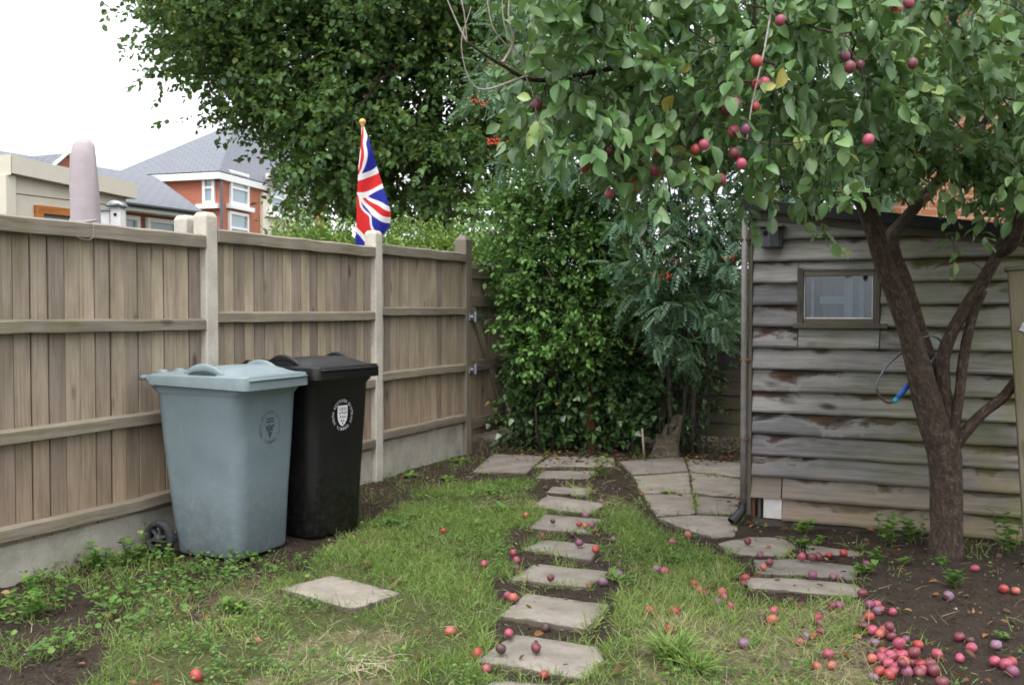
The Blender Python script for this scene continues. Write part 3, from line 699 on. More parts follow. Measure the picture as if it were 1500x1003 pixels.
def wheelie_bin(name, loc, fx, body, lid, label, dark, crest_z):
    f = np.array([fx[0], fx[1], 0.]); f = nrm(f); s = np.array([-f[1], f[0], 0]); O = np.array([loc[0], loc[1], 0])
    zs = 1.045 if dark else 1.02; W = lambda x, y, z: O+(f*x+s*y)*1.03+ZZ*z*zs
    e = empty(name, O, label, 'wheelie bin', 'council wheelie bins'); S_ = 1.025
    # body: loft, back leans in towards the wheels
    mb = MB(); rings = []
    for z, xf, xb, hw, r in ((.012, .225, -.205, .205, .06), (.03, .238, -.215, .218, .07), (.35, .252, -.258, .232, .075), (.62, .266, -.287, .246, .075), (.875, .278, -.309, .257, .075), (.885, .284, -.312, .26, .07), (.90, .292, -.316, .265, .06), (.945, .294, -.318, .267, .06)):
        cx = (xf+xb)/2; rings.append([W(cx+x, y, z) for x, y in rr((xf-xb)/2, hw, r)])
    mb.rings(rings); b = mb.build('body', body, e, True)
    b.data.polygons.foreach_set('use_smooth', [True]*len(b.data.polygons)); md = b.modifiers.new('edges', 'EDGE_SPLIT'); md.split_angle = math.radians(40)
    # front corner gussets and side lip
    # lid
    mb = MB(); rings = []; x0, x1, hw = -.335, .335, .285; cx = (x0+x1)/2; hx = (x1-x0)/2
    def dome(x, y):
        u = (x-x0)/(x1-x0); a = np.interp(u, [0, .12, .3, .5, .72, .8, .87, 1], [.01, .018, .036, .054, .054, .034, .012, .01])
        v = abs(y)/hw; side = np.interp(v, [0, .55, .78, .92, 1.], [1., .97, .86, .4, .0])
        return .982+a*side
    def skirt(x): return .935-.02*max(0, (x-.05)/.285)
    for sc_, zz in ((.955, 0), (1., 0), (1., .03), (.985, .045)):
        rings.append([W(cx+x*sc_, y*sc_, (skirt(cx+x)+zz) if zz < .04 else .982) for x, y in rr(hx, hw, .045)])
    for sc_ in (.97, .955, .92, .87, .80, .72, .62, .5, .38, .25, .12):
        rings.append([W(cx+x*sc_, y*sc_, dome(cx+x*sc_, y*sc_)) for x, y in rr(hx, hw, .045)])
    mb.rings(rings, True, True); l = mb.build('lid', lid, e, True); md = l.modifiers.new('edges', 'EDGE_SPLIT'); md.split_angle = math.radians(38)
    # front lip bead
    for zz in (.0,):
        pts = [W(x1+.004, y, .968) for y in np.linspace(-hw+.04, hw-.04, 8)]; MB().tube(pts, .006, 6).build('lid_bead', lid, l, True)
    for sy in (-1, 1):      # moulded hand grips near both long edges of the lid
        pts = []; 
        for t in np.linspace(0, 1, 13):
            x = -.11+.27*t; hgt = .040*math.sin(math.pi*t)**.9
            pts.append(W(x, sy*.232, .984+hgt))
        MB().tube(pts, [.008+.011*math.sin(math.pi*k/12) for k in range(13)], 10, True, .5, 0, (.7, 1.6)).build('lid_grip', lid, l, True)
        mb = MB(); a_ = np.linspace(0, math.pi, 12); el = [(.025+.095*math.cos(q), .986+.028*math.sin(q)) for q in a_]
        mb.rings([[W(x, sy*yy, z) for x, z in el] for yy in (.2, .252)]); mb.build('grip_recess', M['hole'] if dark else M['recess'], l)
    # hinge and handle bar at the back
    mb = MB().tube([W(-.405, y, .965) for y in np.linspace(-.24, .24, 9)], .015, 10)
    for y in (-.2, .2): mb.tube([W(-.31, y, .90), W(-.36, y, .935), W(-.405, y, .965)], [.022, .02, .017], 8)
    mb.build('handle_bar', body, e, True)
    for y in (-.13, .0, .13): MB().tube([W(-.325, y, .985), W(-.37, y, .99), W(-.41, y, .965)], [.02, .02, .018], 8).build('hinge', lid, e, True)
    MB().tube([W(-.262, -.25, .098), W(-.262, .25, .098)], .011, 8).build('axle', M['steel'], e, True)
    for sy in (-1, 1):
        c = W(-.262, sy*.262, .098); prof = []
        mb = MB(); rg = []
        for k in range(28):
            a = 2*math.pi*k/28; d = f*math.cos(a)+ZZ*math.sin(a); rg.append([c+d*R+s*h for R, h in ((.066, -.024), (.066, .024), (.088, .026), (.098, .016), (.1, 0), (.098, -.016), (.088, -.026))])
        n = 7; vs = [p for q in rg for p in q]; fs = [(i*n+k, i*n+(k+1) % n, ((i+1) % 28)*n+(k+1) % n, ((i+1) % 28)*n+k) for i in range(28) for k in range(n)]
        mb.add(vs, fs); wv = mb.build('wheel', M['rubber'], e, True)
        mb = MB().lathe([(.022, -.028), (.022, .028), (.016, .034)], c, s*sy, 12)
        for k in range(6):
            a = math.pi*k/3+.3; d = f*math.cos(a)+ZZ*math.sin(a); q = np.cross(s, d); mb.box(c+d*.044, (.05, .016, .03), (d, q, s))
        mb.build('hub', M['hub'], wv, False, .002)
    # crest: ring of letters round a chequered shield
    fzn = nrm(np.array([1, 0, -.035])); fx0 = .2655
    def CP_(a, b, lift=.0): # a sideways, b up, on the leaning front face
        z = crest_z+b; return W(fx0+.0027+(z-.62)*.036+lift, a, z)
    mb = MB(); txt = 'SOUTH KESTEVEN DISTRICT COUNCIL '; R = .081
    for i, ch in enumerate(txt):
        if ch == ' ': continue
        vs, fs = text_mesh(ch); th = math.radians(215)-2*math.pi*i/len(txt)*1.0
        cs, sn = math.cos(th), math.sin(th); up = (cs, sn); rt = (sn, -cs); k = .024
        mb.add([CP_(R*cs+(rt[0]*x+up[0]*y)*k, R*sn+(rt[1]*x+up[1]*y)*k) for x, y, _ in vs], fs)
    sh = [(-.043, .055), (.043, .055), (.044, .0), (.038, -.03), (.022, -.053), (0, -.066), (-.022, -.053), (-.038, -.03), (-.044, .0)]
    if not dark:      # dark print on grey: lozenges and a chief bar
        for (a, b) in [(-.026, .0), (-.008, .006), (.01, .0), (.028, .006), (-.018, -.014), (0, -.016), (.018, -.014), (-.007, -.034), (.009, -.036), (.001, -.05)]:
            mb.add([CP_(a-.009, b), CP_(a, b-.012), CP_(a+.009, b), CP_(a, b+.012)], [(0, 1, 2, 3)])
        for b in (.046, .03): mb.add([CP_(-.032, b-.004), CP_(.032, b-.004), CP_(.032, b+.004), CP_(-.032, b+.004)], [(0, 1, 2, 3)])
        mb.build('crest', M['darkprint'], e)
    else:
        mb.add([CP_(a, b) for a, b in sh], [tuple(range(9))]); cr = mb.build('crest', M['whitepaint'], e)
        m2 = MB()
        for (a, b) in [(-.024, .012), (-.006, .016), (.012, .01), (.028, .014), (-.018, -.01), (.002, -.012), (.02, -.012), (-.01, -.032), (.01, -.034), (0, -.048)]:
            m2.add([CP_(a-.006, b, .0015), CP_(a, b-.008, .0015), CP_(a+.006, b, .0015), CP_(a, b+.008, .0015)], [(0, 1, 2, 3)])
        for b in (.04, .03): m2.add([CP_(-.032, b-.0015, .0015), CP_(.032, b-.0015, .0015), CP_(.032, b+.0015, .0015), CP_(-.032, b+.0015, .0015)], [(0, 1, 2, 3)])
        m2.build('crest_pattern', M['blackprint'], cr)
    return e, W
e, W = wheelie_bin('wheelie_bin', (-1.60, 5.60), N, M['greyplastic'], M['greylid'], 'grey wheelie bin with dark crest and one wheel showing', False, .70)
MB().box(W(-.09, -.2485, .885), (.028, .004, .009), (nrm(W(1, 0, 0)-W(0, 0, 0)), nrm(W(0, 1, 0)-W(0, 0, 0)), ZZ)).build('sticker', M['whitepaint'], e)
e, W = wheelie_bin('wheelie_bin', (-1.262, 6.11), (.85, -.52), M['blackplastic'], M['blackplastic'], 'black wheelie bin with white shield crest behind the grey bin', True, .70)
# ---------------------------------------------------------------- shed
SL = np.array([*at(1101, 769, 6.26)[:2], 0]); SR = np.array([*at(1492, 500, 5.64)[:2], 0]); SR = SR+(SR-SL)*.11
SU = nrm(SR-SL); SN = np.array([SU[1], -SU[0], 0])          # SN points at the garden
slen = np.linalg.norm(SR-SL); SDEP = 1.9
def SW(t, n, z): return SL+SU*t+SN*n+ZZ*z
def sh_px(px, py):           # pixel -> (t,z) on the shed face
    d = ray(px, py); o = np.array([0, 0, CH]); k = np.dot(SL-o, SN)/np.dot(d, SN); p = o+d*k-SL; return float(np.dot(p, SU)), float(p[2])
shed = empty('garden_shed', SW(slen/2, -SDEP/2, 0), 'weathered timber shed with bare grey lap boards and one small window', 'shed')
zl, zr = sh_px(1112, 300)[1], sh_px(1485, 345)[1]
ztop = lambda t: zl+(zr-zl)*t/slen
wt0, wz0 = sh_px(1170, 473); wt1, wz1 = sh_px(1290, 396); wz0 = sh_px(1230, 473)[1]; wz1 = sh_px(1230, 398)[1]
def lap_course(mb, t0, t1, z0, z1, seed, tmax=None):
    """one waney-edged board, bottom edge standing proud"""
    n = max(2, int((t1-t0)/.03)); vs = []; ou = seed*3.7
    for k in range(n+1):
        t = t0+(t1-t0)*k/n; wv = (fbm(t*5+seed*9.1, seed, 21)-.5)*.010+(fbm(t*22+seed*5, seed, 22)-.5)*.004; za = z0+wv; zb = min(z1, (tmax(t) if tmax else 9))
        zb = max(zb, za+.002); pr = .044+(fbm(t*4, seed, 3)-.5)*.008
        vs += [SW(t, .0, za), SW(t, pr, za), SW(t, pr-.002, za+.012), SW(t, .007, zb), SW(t, -.004, zb)]
    fs = []; uvs = []; vv = [0, 0, .012, .145, .145]
    for k in range(n):
        for j in range(4):
            fs.append((k*5+j, (k+1)*5+j, (k+1)*5+j+1, k*5+j+1)); u0, u1 = t0+(t1-t0)*k/n+ou, t0+(t1-t0)*(k+1)/n+ou
            uvs.append([(u0, vv[j]), (u1, vv[j]), (u1, vv[j+1]), (u0, vv[j+1])])
    fs += [(4, 3, 2, 1, 0), tuple(n*5+j for j in range(5))]; uvs += [[(ou, .02)]*5]*2
    mb.add(vs, fs, uvs, (seed*.618) % 1)
pitch = .1345; zb = sh_px(1110, 757)[1]
mb = MB(); newb = MB()
for c in range(15):
    z0 = zb+pitch*c; z1 = z0+pitch+.014
    if z0 > zl: break
    te = slen
    for t in np.linspace(slen, 0, 80):
        if ztop(t) > z0+.015: te = t; break
    segs = [(0, te)]
    if c == 0: segs = [(.19, te)]
    if c == 1: segs = [(.19, te)]
    mid = None
    if z1 > wz0-.01 and z0 < wz1-.02:
        segs = [(0, wt0), (wt1, te)]
        if z0 < wz0-.04: mid = (z0, wz0-.02)
        elif z1 > wz1+.04: mid = (wz1+.005, z1)
    elif c == 8: segs = [(0, .62), (.625, te)]
    if mid: lap_course(mb, wt0+.002, wt1-.002, mid[0], mid[1], c*1.37+5, ztop)
    for i, (a, b) in enumerate(segs):
        if b > a+.02: lap_course(mb, a+.004, b-.003, z0, z1, c*1.37+i*.61+1, ztop)
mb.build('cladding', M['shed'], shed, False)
lap_course(newb, .0, .186, zb+pitch, zb+2*pitch+.01, 3.3); newb.build('repair_board', M['patch'], shed)
# white patch low down at the corner
t0, z0 = sh_px(1119, 757); t1, z1 = sh_px(1146, 729)
MB().box(SW((t0+t1)/2, .012, (z0+z1)/2), (t1-t0, .014, z1-z0), (SU, SN, ZZ)).build('white_patch', M['offwhite'], shed, False, .002)
MB().box(SW(.012, .008, (z0+z1)/2), (.02, .02, z1-z0), (SU, SN, ZZ)).build('corner_batten', M['redwood'], shed, False, .002)
MB().box(SW(.05, .006, (z0+z1)/2+.005), (.016, .018, z1-z0+.01), (SU, SN, ZZ)).build('corner_batten', M['shedtrim'], shed, False, .002)
# base beam + inner carcass (walls round the other three sides)
mb = MB().box(SW(slen/2, -.02, zb-.06), (slen-.01, .07, .11), (SU, SN, ZZ)); mb.build('base_beam', M['shedtrim'], shed, False, .004)
mb = MB()
mb.box(SW(.012, -SDEP/2-.03, zl/2), (.02, SDEP-.04, zl-.02), (SU, SN, ZZ)); mb.box(SW(slen-.012, -SDEP/2-.03, zr/2), (.02, SDEP-.04, zr-.02), (SU, SN, ZZ))
mb.box(SW(slen/2, -SDEP, zr/2), (slen, .02, zr-.02), (SU, SN, ZZ)); mb.box(SW(slen/2, -SDEP/2, .05), (slen-.06, SDEP-.06, .02), (SU, SN, ZZ))
mb.build('side_wall', M['dim'], shed)
mb = MB()     # inside lining of the front so that no daylight shows through the laps
for a, b, c, d in ((.03, wt0+.01, .02, zr-.03), (wt1-.01, slen-.03, .02, zr-.03), (wt0+.01, wt1-.01, .02, wz0+.005), (wt0+.01, wt1-.01, wz1-.005, zr-.03)):
    mb.box(SW((a+b)/2, -.022, (c+d)/2), (b-a, .014, d-c), (SU, SN, ZZ))
mb.build('lining', M['dim'], shed)
# corner trim boards
MB().box(SW(-.012, .018, (zl+.06)/2), (.026, .05, zl-.08), (SU, SN, ZZ), .5).build('corner_trim', M['shedtrim'], shed, False, .003)
# barge board and roof
def slope_piece(mb, ta, tb, na, nb, zoff0, zoff1, mt=.6):
    vs = []
    for t in (ta, tb):
        for n_, zo in ((na, zoff0), (nb, zoff0), (nb, zoff1), (na, zoff1)): vs.append(SW(t, n_, ztop(t)+zo))
    mb.add(vs, [(0, 1, 5, 4), (1, 2, 6, 5), (2, 3, 7, 6), (3, 0, 4, 7), (3, 2, 1, 0), (4, 5, 6, 7)], [[(0, 0), (0, .1), (1.5, .1), (1.5, 0)]]*4+[[(0, 0), (0, .1), (.1, .1), (.1, 0)]]*2, mt); return mb
slope_piece(MB(), -.0, slen-.04, .028, .046, -.088, -.005).build('barge_board', M['shedtrim'], shed, False, .003)
mb = slope_piece(MB(), -.07, slen+.02, -SDEP-.1, .10, .0, .022)
slope_piece(mb, -.07, slen+.02, .09, .112, -.045, .026)
mb.build('felt_roof', M['felt'], shed, False, .004)
# window
tc, zc = (wt0+wt1)/2, (wz0+wz1)/2; tw, zh = wt1-wt0, wz1-wz0
mb = MB()
for t in (wt0+.013, wt1-.018): mb.box(SW(t, .012, zc), (.036, .06, zh+.05), (SU, SN, ZZ))
for z in (wz0+.008, wz1-.01): mb.box(SW(tc, .0125, z), (tw-.07, .055, .034), (SU, SN, ZZ))
win = mb.build('window', M['shedtrim'], shed, False, .003)
MB().box(SW(tc+.01, .03, wz0-.018), (tw+.07, .075, .03), (SU, SN, ZZ), .3).build('sill', M['shedtrim'], win, False, .004)
mb = MB()   # chipped white putty line
mb.box(SW(tc, .022, wz0+.03), (tw-.09, .012, .009), (SU, SN, ZZ)); mb.box(SW(wt0+.037, .022, zc), (.006, .012, zh-.03), (SU, SN, ZZ)); mb.box(SW(wt1-.043, .022, zc), (.006, .012, zh-.03), (SU, SN, ZZ))
mb.build('putty', M['offwhite'], win)
MB().box(SW(tc, .012, zc), (tw-.07, .004, zh-.03), (SU, SN, ZZ)).build('pane', M['glass'], win)
mb = MB(); # net curtain and things seen inside
n = 26; vs = []
for k in range(n+1):
    t = wt0+.13+(wt1-wt0-.13)*k/n; q = -.10+.018*math.sin(k*1.3); vs += [SW(t, q, wz0-.05), SW(t, q, wz1+.05)]
mb.add(vs, [(2*k, 2*k+2, 2*k+3, 2*k+1) for k in range(n)]); mb.build('curtain', M['curtain'], win, True)
mb = MB(); mb.box(SW(wt0+.075, -.05, zc), (.013, .02, zh), (SU, SN, ZZ)); mb.build('glazing_bar', M['offwhite'], win)
mb = MB().box(SW(wt0+.285, -.085, zc), (.05, .004, zh+.1), (SU, SN, ZZ)); mb.box(SW(wt0+.36, -.085, zc), (.03, .004, zh+.1), (SU, SN, ZZ)); mb.box(SW(wt0+.19, -.08, zc-.015), (.15, .004, .045), (SU, SN, ZZ)); mb.build('pale_strips', M['strip'], win)  # two upright pale strips and a crossbar behind the pane
# drainpipe at the corner
dp = MB().tube([SW(-.045, .055, z) for z in (.12, .6, 1.2, zl-.1)], .019, 10).build('drainpipe', M['downpipe'], shed, True)
MB().tube([SW(-.048, .055, .15), SW(-.05, .06, .10), SW(-.075, .09, .06), SW(-.10, .12, .03)], [.026, .027, .03, .034], 10, False).build('pipe_shoe', M['blackpipe'], dp, True)
for z in (.55, 1.05, zl-.22): MB().box(SW(-.04, .045, z), (.055, .055, .018), (SU, SN, ZZ)).build('pipe_bracket', M['redwood'], dp, False, .003)
# nest box on the shed
bt, bz = sh_px(1133, 349)
nb = empty('nest_box', SW(bt, .09, bz-.06), 'dark grey nest box with round hole under the shed eaves', 'nest box')
rg = []
for z in (bz-.062, bz+.055): rg.append([SW(bt+x, .03+y, z) for x, y in [(-.066, 0), (-.066, .06), (-.05, .085), (-.0, .097), (.05, .085), (.066, .06), (.066, 0)]])
bx = MB().rings(rg).build('box', M['darkgrey'], nb, False, .004)
MB().lathe([(.016, 0), (.016, .006)], SW(bt-.026, .118, bz+.022), SN, 12).build('entrance_hole', M['hole'], nb)
MB().box(SW(bt, .085, bz+.066), (.15, .13, .014), (SU, SN, ZZ)).build('roof', M['shedtrim'], nb, False, .003)
# leaning mossy post with tag at the picture edge
p0 = at(1497, 396, 5.18); p1 = np.array([*gp(1524, 838)[:2], -.05]); d = nrm(p0-p1)
lp = empty('gate_post', p1, 'leaning mossy green timber post with flat cap and metal tag beside the shed', 'post')
ax = (nrm(np.cross(SN, d)), nrm(np.cross(d, nrm(np.cross(SN, d)))), d)
MB().box((p0+p1)/2, (.135, .11, np.linalg.norm(p0-p1)), ax, .4).build('shaft', M['greenpost'], lp, False, .006)
MB().box(p0+d*.012, (.16, .14, .024), ax, .6).build('cap', M['shedtrim'], lp, False, .004)
q = p0-d*.30+ax[0]*(-.0)+SN*.062
MB().box(q, (.05, .006, .045), (nrm(ax[0]+ZZ*.5), SN, np.cross(nrm(ax[0]+ZZ*.5), SN)), .6).build('metal_tag', M['galv'], lp)
# ---------------------------------------------------------------- back fence
B0 = np.array([-.16, 10.75, 0]); BU = SU.copy(); BU = nrm(np.array([.913, -.36, 0])); BN = np.array([BU[1], -BU[0], 0])
BW = lambda t, n, z: B0+BU*t+BN*n+ZZ*z
for i, (t0, lab) in enumerate([(.0, 'dark lapped fence panel buried in ivy behind the shrub'), (1.25, 'dark lapped fence panel glimpsed behind the rowan stems'), (2.02, 'green stained lapped fence panel between the rowan and shed')]):
    t1 = (1.2, 1.95, 3.85)[i]; e = empty('lapped_fence', BW((t0+t1)/2, 0, .05), lab, 'fence panel', 'lapped back fence panels'); mb = MB()
    for k in range(11):
        z = .12+k*.14; tl = .1; ax = (BU, BN*math.cos(tl)+ZZ*math.sin(tl), ZZ*math.cos(tl)-BN*math.sin(tl))
        mb.box(BW((t0+t1)/2, .01, z+.06), (t1-t0, .01, .155), ax)
    mb.build('lap_boards', M['backfence'], e)
    for t in (t0+.02, t1-.02): MB().box(BW(t, .03, .85), (.04, .03, 1.55), (BU, BN, ZZ)).build('batten', M['backfence'], e, False, .003)
    MB().box(BW((t0+t1)/2, .02, 1.655), (t1-t0, .05, .035), (BU, BN, ZZ)).build('top_rail', M['backfence'], e, False, .003)
for t, lab in ((1.225, 'dark back fence post hidden in leaves near the stump'), (1.985, 'grey back fence post beside the thin rowan stems')):
    o = MB().box(BW(t, .03, .82), (.075, .09, 1.74), (BU, BN, ZZ), .5).build('back_fence_post', M['post'], None, False, .006, BW(t, 0, 0)); tag(o, lab, 'fence post')
# ---------------------------------------------------------------- brick house behind the shed
hc = at(1296, 300, 9.9); HU = nrm(np.array([.93, .36, 0])); HN = np.array([HU[1], -HU[0], 0]); H0 = np.array([hc[0], hc[1], 0])
HW = lambda t, n, z: H0+HU*t+HN*n+ZZ*z
h = empty('brick_house', HW(3, -2, 0), 'orange red brick house wall rising behind the shed roof', 'house')
def wallbox(mb, c0, c1, z0, z1, uo=0):
    c0 = np.array(c0); c1 = np.array(c1); L_ = np.linalg.norm(c1-c0); a = [c0+ZZ*z0, c1+ZZ*z0, c1+ZZ*z1, c0+ZZ*z1]
    mb.add(a, [(0, 1, 2, 3)], [[(uo, z0), (uo+L_, z0), (uo+L_, z1), (uo, z1)]])
mb = MB(); cs = [HW(0, 0, 0), HW(7, 0, 0), HW(10.4, -4, 0), HW(3.4, -4, 0)]
for i in range(4): wallbox(mb, cs[i], cs[(i+1) % 4], 0, 5.0)
mb.build('wall', M['brick'], h)
mb = MB(); ev = .3; rc = [HW(-ev, ev, 4.95), HW(7+ev, ev, 4.95), HW(10.4+ev, -4-ev, 4.95), HW(3.4-ev, -4-ev, 4.95), HW(1.7-ev, -2, 6.9), HW(8.7+ev, -2, 6.9)]
mb.add(rc, [(0, 1, 5, 4), (2, 3, 4, 5), (1, 2, 5), (3, 0, 4), (3, 2, 1, 0)], [[(0, 0), (7, 0), (7, 3), (0, 3)]]*2+[[(0, 0), (5, 0), (2.5, 2)]]*2+[[(0, 0), (1, 0), (1, 1), (0, 1)]]); mb.build('roof', M['slate'], h)
mb = MB().tube([HW(-.2, .36, 4.9), HW(7.2, .36, 4.9)], .06, 8); mb.build('gutter', M['white'], h, True)
# ---------------------------------------------------------------- houses beyond the fence
def upz(px, z, py):    # point on a horizontal line of height z seen at pixel (px,py)
    d = ray(px, py); t = (z-CH)/d[2]; return np.array([d[0]*t, d[1]*t, z])
def quad(mb, a, b, c, d):
    a, b, c, d = map(np.array, (a, b, c, d)); w = np.linalg.norm(b-a); hgt = np.linalg.norm(d-a); mb.add([a, b, c, d], [(0, 1, 2, 3)], [[(0, 0), (w, 0), (w, hgt), (0, hgt)]])
def window(parent, c, u, n, w, hgt, sill=True, lintel=True, bars=1):
    ax = (u, n, ZZ); mb = MB(); fw = .09
    for s_ in (-1, 1): mb.box(c+u*s_*(w/2-fw/2)+n*.03, (fw, .1, hgt), ax)
    for s_ in (-1, 1): mb.box(c+ZZ*s_*(hgt/2-fw/2)+n*.028, (w-2*fw, .09, fw), ax)
    if bars: mb.box(c+n*.027, (w-2*fw, .08, .07), ax)
    o = mb.build('window', M['white'], parent)
    MB().box(c+n*.01, (w-2*fw, .02, hgt-2*fw), ax).build('pane', M['farglass'], o)
    if sill: MB().box(c-ZZ*(hgt/2+.07)+n*.07, (w+.35, .2, .14), ax).build('sill', M['white'], o)
    if lintel: MB().box(c+ZZ*(hgt/2+.09)+n*.03, (w+.3, .12, .18), ax).build('lintel', M['creamdark'], o)
    return o
# low long house
zE, zR = 3.6, 4.95
eR = upz(303, zE, 314); eL0 = upz(176, zE, 298); du = nrm(eR-eL0); eL = eR-du*11.5; dn = np.array([du[1], -du[0], 0]); back = -dn
rR = upz(226, zR, 258); dback = np.dot(rR-eR, back); alr = np.dot(rR-eR, du); rL = eL+back*dback+ZZ*(zR-zE)
lh = empty('brick_bungalow', (eR+eL)/2-ZZ*zE, 'long low brick house with grey tiled roof and small white windows', 'house')
bR = eR+back*2*dback; bL = eL+back*2*dback
mb = MB(); ov = .3
wl = [eL+back*ov, eR+back*ov-du*ov, bR-back*ov-du*ov, bL-back*ov]
for i in range(4): wallbox(mb, wl[i]*np.array([1, 1, 0]), wl[(i+1) % 4]*np.array([1, 1, 0]), 0, zE-.02)
mb.build('wall', M['brickfar'], lh)
mb = MB(); quad(mb, eL, eR, rR, rL); quad(mb, bR, bL, rL, rR); quad(mb, eR, bR, rR, rR+du*.01); mb.build('roof', M['slate'], lh)
mb = MB().box((eL+eR)/2-ZZ*.06-dn*-.0, (11.5, .05, .12), (du, dn, ZZ)); mb.box((eL+eR)/2-ZZ*.11+back*.17, (11.4, .3, .03), (du, dn, ZZ)); mb.build('fascia', M['white'], lh)
MB().tube([eL+dn*.07+ZZ*.0, eR+dn*.07+ZZ*.0], .05, 8).build('gutter', M['blackpipe'], lh, True)
for px in (177, 236, 283):
    d = ray(px, 330); o0 = np.array([0, 0, CH]); kk = np.dot(wl[0]-o0, dn)/np.dot(d, dn); p = o0+d*kk; p[2] = zE-.2-.55
    window(lh, p, du, dn, .95 if px != 283 else .7, 1.1, True, False)
# little gable on its roof
gc = upz(98, 4.75, 232); mb = MB(); gw = .55
ga = [gc-du*gw-ZZ*.35, gc+du*gw-ZZ*.35, gc+ZZ*.12]
mb.add(ga+[p+back*2.2 for p in ga], [(0, 1, 2), (0, 2, 5, 3), (2, 1, 4, 5)], [[(0, 0), (1, 0), (.5, .5)], [(0, 0), (1, 0), (1, 2), (0, 2)], [(0, 0), (1, 0), (1, 2), (0, 2)]])
dm = mb.build('dormer', M['slate'], lh)
MB().add([gc-du*.4-ZZ*.33+dn*.02, gc+du*.4-ZZ*.33+dn*.02, gc+ZZ*.05+dn*.02], [(0, 1, 2)], [[(0, 0), (1, 0), (.5, .5)]]).build('gable_wall', M['brickfar'], dm)
mb = MB(); mb.tube([ga[0]+dn*.04, ga[2]+dn*.04, ga[1]+dn*.04], .05, 4); mb.build('barge_board', M['white'], dm)
# two-storey house
C0 = at(322, 252, 30); zE = C0[2]; C1 = at(166, 250, 31.2); C1[2] = zE; C2 = at(476, 250, 37.5); C2[2] = zE; C3 = C1+C2-C0
th = empty('brick_house', (C0+C3)/2*np.array([1, 1, 0]), 'two storey red brick house with grey hipped roof partly behind the tree', 'house')
mb = MB(); cc = [C1, C0, C2, C3]
for i in range(4): wallbox(mb, cc[i]*np.array([1, 1, 0]), cc[(i+1) % 4]*np.array([1, 1, 0]), 0, zE)
mb.build('wall', M['brickfar'], th)
cen = (C0+C3)/2; ex = lambda p: p+(p-cen)*np.array([.06, .06, 0])
R1 = at(345, 180, 34.5); R2 = R1+(C2-C0)*.55; R2[2] = R1[2]
E0, E1, E2, E3 = map(ex, (C0, C1, C2, C3))
mb = MB(); quad(mb, E1, E0, R1, R1+.01*ZZ); quad(mb, E0, E2, R2, R1); quad(mb, E2, E3, R2, R2+.01*ZZ); quad(mb, E3, E1, R1, R2)
mb.build('roof', M['slate'], th)
mb = MB()
for a, b in ((E1, E0), (E0, E2)):
    d_ = nrm(b-a); n_ = np.array([d_[1], -d_[0], 0]); mb.box((a+b)/2-ZZ*.13-n_*.03, (np.linalg.norm(b-a)-.02, .05, .2), (d_, n_, ZZ))
    mb.box((a+b)/2-ZZ*.22-n_*.2, (np.linalg.norm(b-a)-.1, .3, .03), (d_, n_, ZZ))
mb.build('fascia', M['white'], th)
u1 = nrm(C0-C1); n1 = np.array([u1[1], -u1[0], 0]); u2 = nrm(C2-C0); n2 = np.array([u2[1], -u2[0], 0])
def onwall(o_, n_, px, py): d = ray(px, py); q = np.array([0, 0, CH]); return q+d*(np.dot(o_-q, n_)/np.dot(d, n_))
window(th, onwall(C0, n1, 307, 275), u1, n1, .42, 1.0, True, False); window(th, onwall(C0, n2, 349, 277), u2, n2, 1.15, 1.05, True, False)
window(th, onwall(C0, n2, 348, 335), u2, n2, 1.2, 1.0, False, False); window(th, onwall(C0, n2, 446, 303), u2, n2, 1.4, 1.6, True, False)
a, b = onwall(C0, n2, 381, 290), onwall(C0, n2, 431, 290)
mb = MB().box(((a+b)/2)*np.array([1, 1, 0])+n2*.05+ZZ*(zE/2-.15), (np.linalg.norm(b-a), .12, zE-.35), (u2, n2, ZZ)); mb.build('render_bay', M['creamdark'], th)
window(th, onwall(C0+n2*.11, n2, 405, 290), u2, n2, 1.1, 1.1)
MB().tube([C0+(n1+n2)*.1-ZZ*.3, C0+(n1+n2)*.1-ZZ*zE], .045, 8).build('drainpipe', M['darkgrey'], th, True)
dc = onwall(C0, n2, 387, 268)+n2*.35; dd = nrm(np.array([-.25, -1, .3]))
mb = MB().lathe([(.02, -.09), (.15, -.075), (.28, -.03), (.34, .02), (.33, .02), (.27, -.02), (.14, -.06), (.02, -.075)], dc, dd, 20); mb.tube([dc-ZZ*.3, dc+dd*.3-ZZ*.12], .015, 5); mb.tube([dc-dd*.08, dc-n2*.35-ZZ*.2], .025, 6); mb.build('satellite_dish', M['downpipe'], th, True)
# beige cabin behind the fence
K0 = at(14, 229, 7.6); kl = 1.16; ku = U; kn = N
KW = lambda t, n, z: np.array([K0[0], K0[1], 0])+ku*t+kn*n+ZZ*z
cb = empty('garden_cabin', KW(.5, -1, 0), 'cream clad garden cabin with orange brown window behind the fence', 'cabin')
zt0 = at(14, 229, 7.6)[2]; zt1 = at(180, 268, 8.66)[2]
mb = MB(); kz = 2.42
for k in range(13):
    z = .1+k*.18; tl = .05
    if z > 2.3: break
    mb.box(KW(kl/2, -.012, z+.09), (kl, .02, .175), (ku, kn*math.cos(tl)+ZZ*math.sin(tl), ZZ*math.cos(tl)-kn*math.sin(tl)))
mb.box(KW(kl/2, -1.2, 1.2), (kl-.05, 2.3, 2.3), (ku, kn, ZZ)); mb.build('cladding', M['cream'], cb)
MB().box(KW(-.02, -.0, 1.2), (.09, .07, 2.38), (ku, kn, ZZ)).build('corner_post', M['cream'], cb, False, .004)
mb = MB(); a = [KW(-.04, .07, zt0), KW(kl+.06, .07, zt1)]; hb = .135
